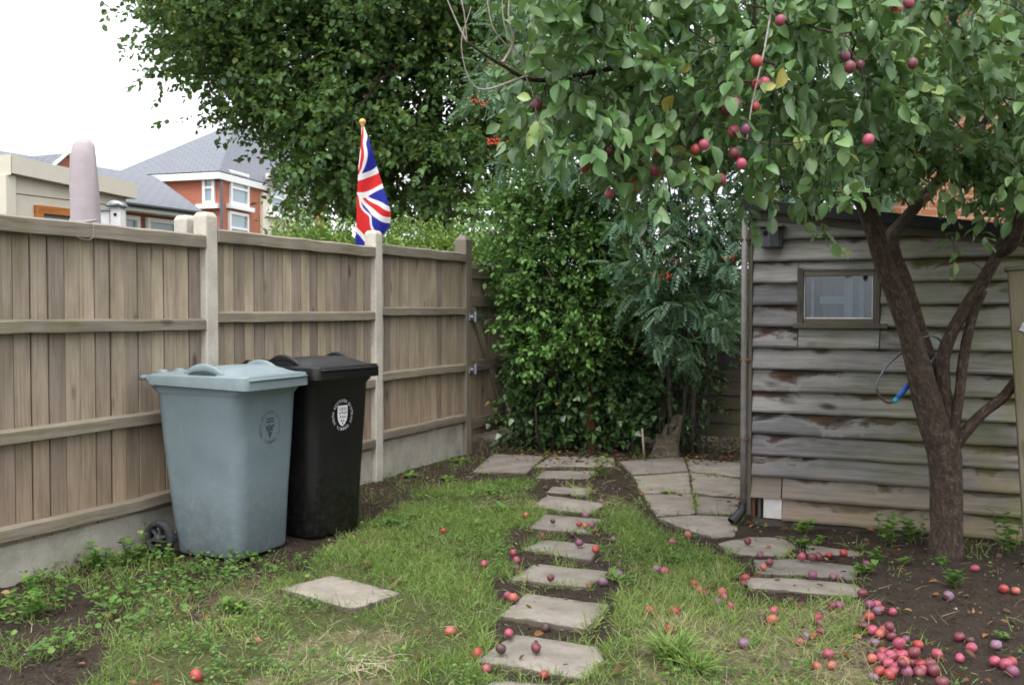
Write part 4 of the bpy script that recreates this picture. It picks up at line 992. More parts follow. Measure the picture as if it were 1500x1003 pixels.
mb.add([a[0]-ZZ*hb, a[1]-ZZ*hb, a[1], a[0], a[0]-ZZ*hb-kn*.05, a[1]-ZZ*hb-kn*.05, a[1]-kn*2.5, a[0]-kn*2.5], [(0, 1, 2, 3), (4, 5, 1, 0), (3, 2, 6, 7), (1, 5, 6, 2), (0, 3, 7, 4), (4, 7, 6, 5)])
mb.add([KW(-.05, .075, zt0+.005), KW(-.05, .075, zt0-.15), KW(-.05, -2.4, zt0-.15), KW(-.05, -2.4, zt0+.005)], [(0, 1, 2, 3)])
mb.build('fascia', M['cream'], cb)
kp0, kp1 = at(48, 300, 7.75), at(110, 325, 8.1)
wz = kp0[2]; mb = MB(); wc = KW(.46, .02, wz-.3)
for z in (wz-.03, wz-.6): mb.box(KW(.46, .02, z), (.5, .05, .065), (ku, kn, ZZ))
for t in (.46-.22, .46+.22): mb.box(KW(t, .021, wz-.3), (.06, .045, .52), (ku, kn, ZZ))
wn = mb.build('window', M['brownwood'], cb, False, .004); MB().box(KW(.46, .005, wz-.3), (.38, .01, .5), (ku, kn, ZZ)).build('pane', M['farglass'], wn)
# covered parasol
pc = at(123, 203, 7.15); po = np.array([pc[0], pc[1], 0]); ztp = pc[2]
ps = empty('garden_parasol', po, 'tall parasol wrapped in a mauve grey cover behind the fence', 'parasol')
rg = []
for z, r_ in ((1.25, .095), (1.4, .1), (1.7, .101), (2.0, .099), (2.25, .094), (2.45, .085), (2.55, .072), (ztp-.03, .06), (ztp-.005, .045), (ztp, .02)):
    rg.append([po+np.array([math.cos(a)*r_*(1+.10*math.sin(a*3+z*4)+.05*math.sin(a*8-z*6)+.03*math.sin(a*5+z*17)), math.sin(a)*r_, z]) for a in np.linspace(0, 2*math.pi, 32, endpoint=False)])
MB().rings(rg).build('cover', M['parasol'], ps, True); MB().tube([po+np.array([math.cos(a)*.098, math.sin(a)*.098, 2.02+.03*math.sin(a)]) for a in np.linspace(0, 2*math.pi, 25)], .008, 6).build('tie', M['parasol'], ps, True); MB().tube([po, po+ZZ*1.3], .022, 8).build('pole', M['pole'], ps, True)
MB().lathe([(.25, 0), (.25, .05), (.06, .08), (.04, .25)], po, (0, 0, 1), 20).build('base', M['darkgrey'], ps)
# white bird houses on a post
bp = at(166, 323, 7.5); bo = np.array([bp[0], bp[1], 0]); zz0 = bp[2]-.06
bh = empty('bird_house', bo, 'white twin bird house with grey arched roofs peeping over the fence', 'bird house')
MB().box(bo+ZZ*(zz0/2), (.05, .05, zz0), None).build('pole', M['white'], bh)
bq = MB().box(bo+np.array([.035, 0, zz0+.08]), (.075, .1, .17)).box(bo+np.array([-.05, .01, zz0+.065]), (.07, .09, .13)).build('box', M['white'], bh, False, .003)
MB().lathe([(.012, 0), (.012, .005)], bo+np.array([.035, -.0515, zz0+.10]), (0, -1, 0), 10).build('entrance_hole', M['hole'], bh)
mb = MB(); rg = []
for y in (-.075, .07): rg.append([bo+np.array([.035+.058*math.cos(a), y, zz0+.155+.05*math.sin(a)]) for a in np.linspace(0, math.pi, 9)]+[bo+np.array([.035-.045, y, zz0+.157]), bo+np.array([.035+.045, y, zz0+.157])])
mb.rings(rg); mb.build('roof', M['galv'], bh, True); MB().box(bo+np.array([-.055, .005, zz0+.138]), (.11, .12, .014)).build('roof', M['galv'], bh)
# ---------------------------------------------------------------- flag
fd = 8.2; f0 = at(531, 186, fd); fb = np.array([f0[0], f0[1], 0]); ztop_f = f0[2]
fl = empty('flagpole', fb, 'pale pole with gilt ball flying a drooping union flag behind the fence', 'flag')
MB().tube([fb, fb+ZZ*ztop_f], .0095, 10).build('pole', M['pole'], fl, True)
MB().lathe([(.008, 0), (.016, .008), (.012, .016), (.024, .03), (.028, .042), (.024, .056), (.01, .066), (0.001, .068)], f0, (0, 0, 1), 16).build('finial', M['gold'], fl, True)
Lp = [(437, 118), (430, 200), (420, 300), (415, 380), (410, 460), (409, 560), (404, 680), (402, 720)]
Rp = [(446, 118), (468, 180), (492, 255), (516, 340), (536, 402), (560, 480), (578, 545), (572, 606), (545, 640), (500, 690), (470, 720)]
ctl = [((437, 118), (1.0, .5)), ((446, 118), (1., .44)), ((455, 200), (.9, .338)), ((430, 170), (.8, .42)), ((425, 230), (.62, .37)), ((420, 300), (.4, .26)), ((418, 330), (.3, .2)), ((432, 350), (.55, .165)), ((500, 320), (.95, .165)), ((490, 255), (.96, .27)), ((464, 175), (.98, .37)),
       ((510, 350), (.95, .1)), ((415, 385), (.25, .1)), ((535, 398), (.95, -.1)), ((415, 440), (.16, -.1)), ((425, 455), (.16, -.13)), ((540, 420), (.95, -.165)), ((465, 460), (.554, -.165)), ((565, 508), (.95, -.363)), ((510, 515), (.74, -.37)), ((575, 548), (.97, -.485)), ((530, 600), (.6, -.47)), ((575, 595), (.78, -.51)), ((483, 553), (.19, -.21)), ((500, 632), (.14, -.5)), ((485, 640), (.08, -.5)),
       ((409, 520), (0, -.25)), ((409, 600), (-.08, -.36)), ((407, 650), (-.2, -.46)), ((430, 675), (-.19, -.5)), ((445, 655), (-.12, -.48)), ((440, 560), (.02, -.3)), ((470, 640), (.03, -.5)), ((440, 720), (-.3, -.6)), ((402, 720), (-.4, -.6))]
cp = np.array([c[0] for c in ctl], float); cu = np.array([c[1] for c in ctl])
def tps(r): return np.where(r > 0, r*r*np.log(r+1e-9), 0)
Kd = np.linalg.norm(cp[:, None]-cp[None], axis=-1)/100; A_ = np.zeros((len(cp)+3,)*2); n_ = len(cp); A_[:n_, :n_] = tps(Kd)+np.eye(n_)*.002; A_[:n_, n_:] = np.c_[np.ones(n_), cp/100]; A_[n_:, :n_] = A_[:n_, n_:].T
wts = np.linalg.solve(A_, np.vstack([cu, np.zeros((3, 2))]))
nr, nc = 64, 28; vs = []; uvv = []
for i in range(nr+1):
    y = 118+(720-118)*i/nr; xl = np.interp(y, [p[1] for p in Lp], [p[0] for p in Lp]); xr = np.interp(y, [p[1] for p in Rp], [p[0] for p in Rp])
    for j in range(nc+1):
        x = xl+(xr-xl)*j/nc; q = np.array([x, y]); r_ = np.linalg.norm(cp-q, axis=1)/100
        uvv.append(np.r_[tps(r_), 1, q/100]@wts)
        amp = .035*min(1, (y-110)/150); dp_ = amp*math.sin((x-400)/26.+y/95.)+.02*math.sin(y/60.+x/60)
        vs.append(at(400+x/3.343, 150+y/3.343, fd-.012-.04*(y-118)/600+dp_*.9))
mb = MB(); fs = []; uvs = []
for i in range(nr):
    for j in range(nc):
        a_ = (i*(nc+1)+j, (i+1)*(nc+1)+j, (i+1)*(nc+1)+j+1, i*(nc+1)+j+1); fs.append(a_); uvs.append([tuple(uvv[k]) for k in a_])
mb.add(vs, fs, uvs); cloth = mb.build('flag_cloth', M['flag'], fl, True)
# the far half of the cloth, gathered behind the pole
mb = MB(); back_ = []
for k, p in enumerate(vs):
    i, j = divmod(k, nc+1); s_ = j/nc; back_.append(vs[i*(nc+1)]+(np.array(p)-vs[i*(nc+1)])*.8+np.array([0, .03+.05*math.sin(math.pi*s_), 0]))
mb.add(back_, fs, [[(-c[0], c[1]) for c in q] for q in uvs]); mb.build('flag_cloth', M['flag'], fl, True)
# ---------------------------------------------------------------- plants
def pick(poly, n):
    """n random pixels inside a polygon"""
    p = np.array(poly, float); lo = p.min(0); hi = p.max(0); out = np.zeros((0, 2))
    while len(out) < n:
        q = lo+rng.random((n*3, 2))*(hi-lo); out = np.vstack([out, q[inpoly(q[:, 0], q[:, 1], poly)]])
    return out[:n]
def pts3(px, dep): return np.array([at(a, b, d) for (a, b), d in zip(px, dep)])
# ---- big lime tree beyond the fence
tb = at(640, 455, 18.5); base = np.array([tb[0], 18.5, 0.])
big = empty('lime_tree', base, 'huge dark green lime tree overhanging the hedge and the two storey house', 'tree')
outline = [(215, -260), (220, -40), (248, 0), (262, 35), (258, 75), (278, 95), (305, 108), (330, 128), (350, 150), (368, 165), (385, 172), (405, 188), (430, 208), (445, 262), (480, 300), (560, 305), (640, 310), (690, 300), (705, 250), (738, 220), (775, 200), (840, 150), (900, -40), (820, -260)]
px = pick(outline, 640); dep = 17.9+rng.normal(size=len(px))*1.5; dep = np.clip(dep, 15.2, 21.5)
cen = pts3(px, dep)
skel = [base+np.array([.06*math.sin(z), .05*math.cos(z), z]) for z in np.arange(1.2, 8.5, .25)]
polys, dirs = grow(skel, cen, .5, .011, .45, .10, -.03)
mb = MB(); mb.tube([base+np.array([.06*math.sin(z), .05*math.cos(z), z]) for z in np.arange(-.1, 8.6, .5)], list(np.linspace(.30, .10, 18)), 12, True, .5, .15)
for p, r in polys: mb.tube(p, r, 5, False)
mb.build('trunk', M['bark2'], big, True)
LV = Leaves()
hol = vnoise(px[:, 0]/55., px[:, 1]/55., 77)
for c, d, hv in zip(cen, dirs, hol):
    if hv < .2: continue
    n = 36; R = .42+.25*rng.random()
    o = rng.normal(size=(n, 3))*np.array([.62, .62, .34])*R
    b_ = c+o; b_[:, 2] -= .25*np.linalg.norm(o[:, :2], axis=1)
    out = nrm(o+d*.3+rng.normal(size=(n, 3))*.2)
    t0 = .38+.25*(rng.random()-.5)+(.28 if rng.random() < .2 else 0)
    sprays(LV, HEX, b_, out, 6, .32, .115, t0+rng.normal(size=n)*.08, .45, .45, 1.25)
LV.build('crown', M['lf_big'], big)
# ---- hedge beyond the fence
hx = np.linspace(0, 1, 60); ha = at(405, 455, 12.6); hb_ = at(742, 455, 13.6)
hed = empty('garden_hedge', np.array([(ha[0]+hb_[0])/2, 13.2, 0]), 'bright green clipped hedge with feathery shoots along the fence top', 'hedge')
LV = Leaves(); n = 5200; s_ = rng.random(n); q = ha[None]*(1-s_[:, None])+hb_[None]*s_[:, None]; top = 2.16+.16*(fbm(s_*22, s_*3, 4)-.5)+.06*np.sin(s_*9)
q[:, 1] += (rng.random(n)-.5)*1.3; hgt = rng.random(n)**.55; q[:, 2] = top*hgt
fr_ = rng.random(n) < .55; q[fr_, 1] -= .3
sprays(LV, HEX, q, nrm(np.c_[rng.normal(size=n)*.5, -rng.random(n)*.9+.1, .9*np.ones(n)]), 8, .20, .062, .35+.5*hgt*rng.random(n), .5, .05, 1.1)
n = 260; s_ = rng.random(n); q = ha[None]*(1-s_[:, None])+hb_[None]*s_[:, None]; q[:, 1] += (rng.random(n)-.5)*1.0; q[:, 2] = 2.14
sprays(LV, HEX, q, nrm(np.c_[rng.normal(size=n)*.2, rng.normal(size=n)*.2, np.ones(n)]), 14, .26+rng.random(n)*.22, .05, .6, .4, .0, 1.0)
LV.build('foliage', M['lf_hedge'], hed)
mb = MB(); 
for s1 in np.linspace(.02, .98, 26):
    p = ha*(1-s1)+hb_*s1; mb.tube([np.array([p[0], p[1], 0]), np.array([p[0]+random.uniform(-.1, .1), p[1]+random.uniform(-.1, .1), 2.2])], [.03, .01], 6)
mb.build('stem', M['bark2'], hed)
# ---- dense shrub and ivy in the far corner
def corner_shrub(name, label, cat, outline, n, d0, dv, tmpl, mat, leaf, t0, tv, base_pts, spr=9, ln=.22, rs=.004, stemmat='bark2', droop=.25, extra=None, wid=1.1):
    px = pick(outline, n); dep = d0(px)+rng.normal(size=n)*dv; cen = pts3(px, dep); cen[:, 2] = np.maximum(cen[:, 2], .06)
    bp_ = [np.array([*gp(*b)[:2], 0]) for b in base_pts]; o = np.mean(bp_, axis=0)
    e = empty(name, o, label, cat)
    sk = [b+ZZ*z for b in bp_ for z in np.arange(0, .7, .1)]
    polys, dirs = grow(sk, cen, .18, rs, .42, .12)
    mb = MB()
    for p, r in polys: mb.tube(p, r, 4, False)
    for b in bp_: mb.tube([b+ZZ*z+np.array([.05*math.sin(z*7+b[0]*9), 0, 0]) for z in (-.03, .2, .45, .7)], [.018, .014, .012, .01], 8, True, .4, .2)
    mb.build('stem', M[stemmat], e, True)
    LV = Leaves(); k = 3
    outw = nrm(dirs+rng.normal(size=cen.shape)*.7+np.array([0, -.7, .2]))
    tt = t0+(fbm(px[:, 0]/60., px[:, 1]/60., 31)-.5)*.9+rng.normal(size=n)*.06
    for q in range(k):
        sprays(LV, tmpl, cen+rng.normal(size=cen.shape)*.07, nrm(outw+rng.normal(size=cen.shape)*.5), spr, ln, leaf, np.clip(tt, 0, 1), tv, droop, wid)
    LV.build('foliage', M[mat], e)
    return e
corner_shrub('garden_shrub', 'large glossy green shrub filling the corner between the gate and the back fence', 'shrub',
  [(722, 385), (716, 345), (728, 305), (760, 275), (800, 258), (850, 270), (905, 285), (935, 320), (950, 385), (955, 430), (935, 470), (905, 500), (872, 525), (835, 550), (800, 556), (770, 550), (750, 520), (742, 440)],
  760, lambda p: 10.0-.35*np.sin((p[:, 0]-700)/260*3.14), .22, HEX, 'lf_shrub', .062, .5, .6, [(790, 662), (815, 660), (845, 658)], 9, .2)
corner_shrub('climbing_ivy', 'dark ivy with small pointed leaves smothering the foot of the back fence', 'ivy',
  [(752, 560), (770, 520), (800, 535), (850, 530), (895, 505), (920, 500), (915, 540), (945, 560), (950, 610), (930, 640), (905, 640), (880, 650), (840, 660), (790, 656), (765, 648), (752, 625)],
  420, lambda p: 9.9-.0008*(p[:, 0]-700), .13, IVY, 'lf_ivy', .062, .45, .6, [(770, 655), (900, 652)], 7, .2, .003)
corner_shrub('climbing_ivy', 'dark ivy leaves and thin hanging stems round the rowan foot', 'ivy',
  [(945, 470), (1000, 450), (1045, 470), (1050, 540), (1035, 600), (1010, 640), (985, 655), (962, 600), (950, 540)],
  120, lambda p: 9.6+p[:, 0]*0, .12, IVY, 'lf_ivy', .055, .4, .5, [(985, 664), (1012, 664)], 6, .18, .003)
# red-brown stake
b = at(866, 640, 9.55); b[2] = -.05; t_ = at(863, 535, 9.6)
o = MB().box((b+t_)/2, (.085, .06, np.linalg.norm(t_-b)), (np.array([1, 0, 0]), np.array([0, 1, 0]), nrm(t_-b)), .5).build('wooden_stake', M['redwood'], None, False, .006, b); tag(o, 'reddish brown timber stake standing amid the ivy', 'stake')
b2 = gp(944, 672); o = MB().tube([b2-ZZ*.02, b2+np.array([-.02, .02, .28])], [.012, .009], 6).build('cane', M['patch'], None, True, 0, b2); tag(o, 'short broken orange cane stuck beside the hollow stump', 'cane')
# hollow stump
sb = gp(978, 668); st = empty('tree_stump', sb, 'pale hollow tree stump leaning at the foot of the rowan', 'stump')
mb = MB(); R_ = []
for z, r_, dx in ((-.03, .16, 0), (.05, .125, 0), (.13, .11, .01), (.20, .105, .025), (.26, .10, .04), (.29, .095, .05)):
    R_.append([sb+np.array([dx+math.cos(a)*r_*(1+.5*(vnoise(a*2.1, z*2, 5)-.5)+.08*math.sin(a*6)), math.sin(a)*r_*(1+.08*math.sin(a*6+1)), z+((.10*math.cos(a-.5)+.09*(vnoise(a*3, .5, 8)-.5)) if z > .25 else 0)]) for a in np.linspace(0, 2*math.pi, 36, endpoint=False)])
inn = [[sb+(np.array(p)-sb)*np.array([.6, .6, 1])-ZZ*dz+np.array([.015, 0, 0]) for p in R_[-1]] for dz in (.0, .14)]
mb.rings(R_+inn, False, True); mb.build('bark', M['stump'], st, True)
MB().rings([[sb+(np.array(p)-sb)*np.array([.57, .57, 1])-ZZ*.10+np.array([.02, 0, 0]) for p in R_[-1]]]*2).build('hollow', M['hole'], st)
# ---- rowan
ro = np.array([*gp(1000, 662)[:2], 0]); row = empty('rowan_tree', ro, 'rowan with blue green feathery leaves and orange berries between the stump and shed', 'rowan')
stems = []
for (px_, py_, tx_, ty_, dd_) in ((985, 664, 985, 330, 9.2), (997, 664, 1005, 250, 9.3), (1012, 664, 1030, 150, 9.2), (1022, 662, 960, 120, 9.4), (975, 662, 940, 60, 9.5)):
    a_ = gp(px_, py_); b_ = at(tx_, ty_, dd_); m1 = a_*.6+b_*.4+np.array([random.uniform(-.05, .05), 0, 0]); stems.append(resample([a_-ZZ*.03, m1, b_], 10))
mb = MB()
for s1 in stems: mb.tube(s1, list(np.linspace(.024, .009, len(s1))), 8, True, .5, .2)
for k in range(16):   # thin wands between the stems
    x_ = random.uniform(965, 1040); a_ = gp(x_, 664); mb.tube(resample([a_, a_+np.array([random.uniform(-.08, .08), 0, .7]), at(x_+random.uniform(-15, 15), random.uniform(440, 500), 9.3)], 4), .005, 5)
O1 = [(905, 330), (950, 290), (1010, 280), (1060, 290), (1096, 330), (1094, 400), (1085, 470), (1050, 490), (1010, 500), (985, 530), (958, 500), (940, 440), (930, 390)]
O2 = [(690, -120), (700, 60), (722, 190), (745, 230), (800, 265), (870, 300), (960, 310), (1090, 310), (1140, 310), (1300, 290), (1290, -120)]
px1 = pick(O1, 130); c1 = pts3(px1, 8.75+rng.normal(size=130)*.3)
px2 = pick(O2, 360); c2 = pts3(px2, 9.0+rng.normal(size=360)*.45)
c3 = pts3(pick([(1100, 180), (1300, 180), (1300, 298), (1100, 315)], 90), 9.1+rng.normal(size=90)*.25); cen = np.vstack([c1, c2, c3]); skel = [p for s1 in stems for p in s1[4:]]
polys, dirs = grow(skel, cen, .25, .004, .42, .1, .05)
for p, r in polys: mb.tube(p, r, 4, False)
mb.build('trunk', M['bark2'], row, True)
LV = Leaves()
for rep in range(2):
    outw = nrm(dirs+rng.normal(size=cen.shape)*.8+np.array([0, -.6, .25]))
    sprays(LV, PIN, cen+rng.normal(size=cen.shape)*.08, outw, 6, .2, .155, np.clip(.5+rng.normal(size=len(cen))*.2, 0, .97), .3, .15, 1.0)
    px3 = pick([(1040, 360), (1092, 350), (1094, 420), (1060, 410)], 10)
LV.build('crown', M['lf_rowan'], row)
# berry bunches
bunch = [(985, 382), (972, 405), (724, 209), (735, 97), (862, 215), (855, 240), (770, 150), (805, 140), (845, 222), (757, 160), (925, 45), (700, 150), (1075, 380), (912, 8), (1010, 60), (940, 70), (830, 150)]
bm = None
def ico(r):
    v = []; f = []
    for i in range(1, 4):
        for k in range(6): a = math.pi*i/4; v.append((math.sin(a)*math.cos(k*math.pi/3), math.sin(a)*math.sin(k*math.pi/3), math.cos(a)))
    v = [(0, 0, 1)]+v+[(0, 0, -1)]
    for k in range(6):
        f.append((0, 1+k, 1+(k+1) % 6)); f.append((19, 13+(k+1) % 6, 13+k))
        for i in range(2): f.append((1+i*6+k, 7+i*6+k, 7+i*6+(k+1) % 6, 1+i*6+(k+1) % 6))
    return [tuple(c*r for c in p) for p in v], f
iv_, if_ = ico(1)
for i, (bx_, by_) in enumerate(bunch):
    c = at(bx_, by_, 8.15+.25*random.random()); mb = MB(); nb_ = 26 if i in (0, 1, 2) else 14
    for k in range(nb_):
        o_ = rng.normal(size=3)*np.array([.05, .04, .018]); r_ = .0085
        mb.add([np.array(p)*r_+c+o_ for p in iv_], if_)
    mb.tube([c+ZZ*.06, c], .002, 4)
    mb.build('berry_bunch', M['berry'], row, True)
# yellowing tuft by the shed corner
# ---- plum tree
TD = 5.40
def L_(rows): return resample([(*at(a, b, d), r*(.86 if r > 21 else .80)/1450*d) for a, b, d, r in rows], 7)
trunk0 = np.array([*gp(1385, 822)[:2], 0]); TD = trunk0[1]
pt = empty('plum_tree', trunk0, 'forked plum tree with dark scaly trunk laden with ripening plums before the shed', 'plum tree')
limbs = [
 L_([(1385, 830, TD, 33), (1386, 790, TD, 28), (1386, 740, TD, 26), (1385, 690, TD, 26), (1383, 655, TD, 28), (1378, 630, TD, 25)]),
 L_([(1383, 668, TD, 24), (1366, 615, TD, 25), (1351, 560, TD-.02, 22), (1337, 505, TD-.04, 20), (1318, 445, TD-.06, 18.5), (1294, 385, TD-.08, 18), (1275, 320, TD-.12, 17), (1248, 272, TD-.2, 15), (1203, 226, TD-.3, 13), (1166, 188, TD-.4, 11), (1128, 140, TD-.6, 8), (1060, 100, TD-.9, 6), (985, 92, TD-1.2, 5), (900, 100, TD-1.5, 4.5), (790, 118, TD-1.8, 4), (735, 95, TD-2.0, 3.2), (684, 62, TD-2.1, 2.2)]),
 L_([(1386, 660, TD+.04, 20), (1384, 590, TD+.10, 17), (1366, 540, TD+.14, 13), (1346, 480, TD+.15, 13), (1326, 415, TD+.13, 13), (1306, 355, TD+.12, 13), (1325, 322, TD+.16, 11), (1368, 272, TD+.2, 10), (1405, 228, TD+.22, 8), (1450, 165, TD+.2, 6), (1480, 80, TD+.1, 5), (1495, -40, TD, 4)]),
 L_([(1390, 650, TD, 15.2), (1387, 600, TD+.02, 12.9), (1382, 560, TD+.03, 11.4), (1385, 510, TD+.03, 11.4), (1412, 455, TD+.03, 11.4), (1440, 412, TD+.02, 11.4), (1462, 372, TD, 10.6), (1482, 320, TD-.03, 9.88), (1490, 270, TD-.1, 8.36), (1478, 200, TD-.3, 6.84), (1440, 110, TD-.6, 5.32), (1390, 20, TD-.9, 3.8)]),
 L_([(1396, 640, TD-.02, 9.88), (1405, 580, TD-.02, 9.12), (1412, 520, TD-.0, 9.12), (1424, 465, TD+.02, 8.36), (1440, 425, TD+.02, 7.6)]),
 L_([(1392, 662, TD, 11.4), (1416, 630, TD-.03, 10.6), (1440, 605, TD-.06, 9.5), (1466, 585, TD-.08, 9.5), (1487, 560, TD-.1, 9.5), (1512, 525, TD-.12, 9.12), (1560, 440, TD-.2, 7.6), (1600, 330, TD-.4, 6.08), (1620, 180, TD-.6, 4.56)]),
 L_([(1275, 322, TD-.12, 10), (1290, 250, TD-.3, 9), (1280, 160, TD-.6, 7), (1240, 60, TD-1.0, 5), (1180, -60, TD-1.4, 4)]),
 L_([(1462, 372, TD, 11), (1484, 355, TD-.1, 11), (1500, 300, TD-.2, 11), (1500, 240, TD-.35, 9), (1520, 120, TD-.6, 6)]),
 L_([(1166, 188, TD-.4, 7), (1110, 90, TD-1.0, 5), (1105, -20, TD-1.4, 4)]),
 L_([(1060, 100, TD-.9, 4), (1000, 30, TD-1.2, 3.5), (960, -60, TD-1.4, 3)]),
 L_([(735, 95, TD-2.0, 2.6), (752, 60, TD-2.0, 2.4), (745, 20, TD-2.0, 1.8), (750, -30, TD-2.0, 1.4)]),
 L_([(790, 118, TD-1.8, 2.4), (765, 90, TD-1.85, 2.), (740, 40, TD-1.9, 1.4), (735, -10, TD-1.9, 1)]),
 L_([(1136, -30, 3.6, 2.2), (1127, 30, 3.5, 2), (1118, 80, 3.42, 1.7), (1102, 150, 3.4, 1.4), (1094, 205, 3.38, 1.)]),
 L_([(800, 118, TD-1.8, 2.4), (850, 60, TD-1.9, 2), (880, 0, TD-1.9, 1.6), (890, -60, TD-1.9, 1.2)]),
 L_([(770, 112, TD-1.9, 2.2), (700, 130, TD-1.95, 1.6), (676, 70, TD-2., 1.1), (690, 10, TD-2., .8)]),
 L_([(745, 70, TD-2.0, 1.6), (722, 40, TD-2.05, 1.2), (712, -10, TD-2.05, .8)]),
 L_([(770, 90, TD-1.9, 1.6), (782, 40, TD-1.95, 1.3), (778, -20, TD-1.95, .9)]),
 L_([(820, 112, TD-1.7, 2), (828, 60, TD-1.8, 1.5), (815, 0, TD-1.85, 1)]),
 L_([(684, 62, TD-2.1, 1.8), (668, 30, TD-2.1, 1.3), (652, -8, TD-2.1, .9)]),
 L_([(684, 62, TD-2.1, 1.4), (680, 20, TD-2.12, 1), (672, -15, TD-2.1, .7)]),
]
mb = MB()
for i, l in enumerate(limbs):
    if i in (0, 1, 2, 3, 4, 5, 7): mb.tube(l[:, :3], list(l[:, 3]), 14, True, .5, .16)
for i, l in enumerate(limbs):
    if i not in (0, 1, 2, 3, 4, 5, 7): MB().tube(l[:, :3], list(l[:, 3]), 7, True, .5, .1).build('branch', M['bark'] if i == 6 else M['twig'], pt, True)
dense = [(742, 150), (770, 112), (800, 60), (790, -90), (1640, -90), (1640, 250), (1500, 275), (1455, 262), (1440, 225), (1400, 200), (1330, 196), (1290, 208), (1240, 240), (1215, 246), (1170, 258), (1150, 262), (1110, 262), (1060, 250), (1010, 262), (955, 275), (905, 268), (865, 238), (830, 225), (795, 205), (766, 182)]
n = 560; px = pick(dense, n)
fx_ = np.clip((px[:, 0]-740)/760, 0, 1)
dep = 3.25+.55*fx_+rng.random(n)**1.3*(.9+1.3*fx_)
cen = pts3(px, dep)
# thin the crown where the photo looks through to the bricks, and keep it open at the tip
gapm = inpoly(px[:, 0], px[:, 1], [(1300, 100), (1345, 60), (1410, 70), (1420, 130), (1400, 190), (1310, 200)]) & (rng.random(n) < .15)
cen = cen[~gapm]
px_b = pick([(690, -90), (800, -90), (800, 70), (740, 60)], 8); cen_b = pts3(px_b, 3.35+.3*rng.random(10))
over = np.c_[rng.uniform(-.1, 3.9, 270), rng.uniform(3.2, 6.6, 270), rng.uniform(2.65, 3.7, 270)]     # crown above the frame
plum_px = [(1238, 82, 'v'), (1108, 124, 'r'), (1120, 122, 'p'), (1106, 156, 'r'), (1076, 152, 'p'), (1074, 192, 'p'), (1092, 190, 'v'), (1075, 224, 'd'), (1085, 231, 'r'), (1096, 233, 'o'), (1086, 240, 'p'), (1031, 212, 'p'), (1019, 219, 'o'), (956, 250, 'p'), (966, 253, 'r'), (948, 256, 'd'), (908, 240, 'r'), (912, 232, 'd'), (857, 246, 'r'), (868, 221, 'r'), (854, 211, 'o'), (890, 222, 'd'), (928, 268, 'o'), (934, 275, 'p'), (1056, 262, 'p'), (960, 222, 'o'), (1143, 30, 'o'), (1313, 14, 'r'), (1331, 4, 'o'), (1260, 95, 'd'), (1245, 98, 'd'), (1064, 160, 'o'), (1337, 93, 'd'), (1272, 205, 'o'), (1108, 90, 'o'), (893, 284, 'p'), (930, 130, 'd')]
plum_px = [(a, b, ('r' if a < 1000 else random.choice('pprv')) if k_ == 'o' else k_) for a, b, k_ in plum_px]
pc_ = np.array([at(a, b, (3.62 if a < 1000 else 3.32)+.25*random.random()) for a, b, _ in plum_px]); hang = pc_+np.array([0, .05, .09])
bk = pick([(1110, 200), (1300, 190), (1500, 200), (1500, 310), (1440, 300), (1400, 262), (1330, 275), (1290, 265), (1250, 255), (1200, 262), (1120, 255)], 55); cen = np.vstack([cen, pts3(bk, 4.7+rng.random(55)*1.2)])
bk = pick([(1285, 40), (1640, 40), (1640, 300), (1500, 300), (1440, 270), (1300, 245)], 110); cen = np.vstack([cen, pts3(bk, 4.8+rng.random(110)*1.3)])
n0 = len(cen); allt = np.vstack([cen, over, hang, cen_b])
# hanging sprigs before the shed
sprig_px = [(1225, 282, 5.6), (1180, 276, 5.5), (1260, 286, 5.7), (1325, 292, 5.5), (1420, 300, 5.3), (1460, 308, 5.3), (1140, 282, 5.6), (1216, 350, 4.3), (1205, 338, 4.3), (1165, 268, 3.8), (1190, 252, 3.8), (1395, 300, 4.6), (1385, 275, 4.6), (1225, 195, 3.1), (1440, 320, 5.0), (1442, 345, 5.0), (1300, 222, 4.3), (1330, 215, 4.4), (1398, 340, 5.3), (1400, 375, 5.3), (1425, 205, 3.9), (1330, 160, 3.6), (788, 178, 3.1), (1275, 225, 4.0)]
spg = pts3([s[:2] for s in sprig_px], [s[2] for s in sprig_px]); allt = np.vstack([allt, spg])
skel = [p[:3] for i, l in enumerate(limbs) for p in l[(28 if i in (1, 3) else 40 if i == 5 else 35 if i == 2 else 3 if i not in (0, 4) else 999):]]
polys, dirs = grow(skel, allt, .08, .0018, .36, .08, .05)
for p, r in polys: mb.tube(p, r, 5, False)
mb.build('trunk', M['bark'], pt, True)
LV = Leaves()
def plumleaves(c, d, nl, ln, t0):
    out = nrm(d*.6+rng.normal(size=c.shape)*.55+np.array([-.15, -.35, -.15]))
    sprays(LV, PLUM if rng.random() < .6 else PLUM2, c-out*ln*.4, out, nl, ln, .067, t0, .5, .38, 1.0, .8)
idx = np.arange(len(cen)); tt = np.clip(.42+rng.normal(size=len(allt))*.13, .05, .93)
for part in np.array_split(idx, 4):
    plumleaves(cen[part], dirs[part], 9, .23, tt[part]); plumleaves(cen[part]+rng.normal(size=(len(part), 3))*.07, dirs[part], 8, .17, tt[part])
oi = np.arange(n0, n0+len(over))
for part in np.array_split(oi, 2): plumleaves(allt[part], dirs[part], 8, .3, tt[part])
hi = np.arange(n0+len(over), n0+len(over)+len(hang)); plumleaves(allt[hi]+np.array([0, .06, .04]), dirs[hi], 4, .14, tt[hi])
bi = np.arange(n0+len(over)+len(hang), len(allt)-len(spg)); plumleaves(allt[bi], dirs[bi], 4, .2, tt[bi])
si = np.arange(len(allt)-len(spg), len(allt)); plumleaves(allt[si], dirs[si]*.3+np.array([0, 0, -.8]), 6, .13, np.clip(tt[si]+.22, 0, .92))
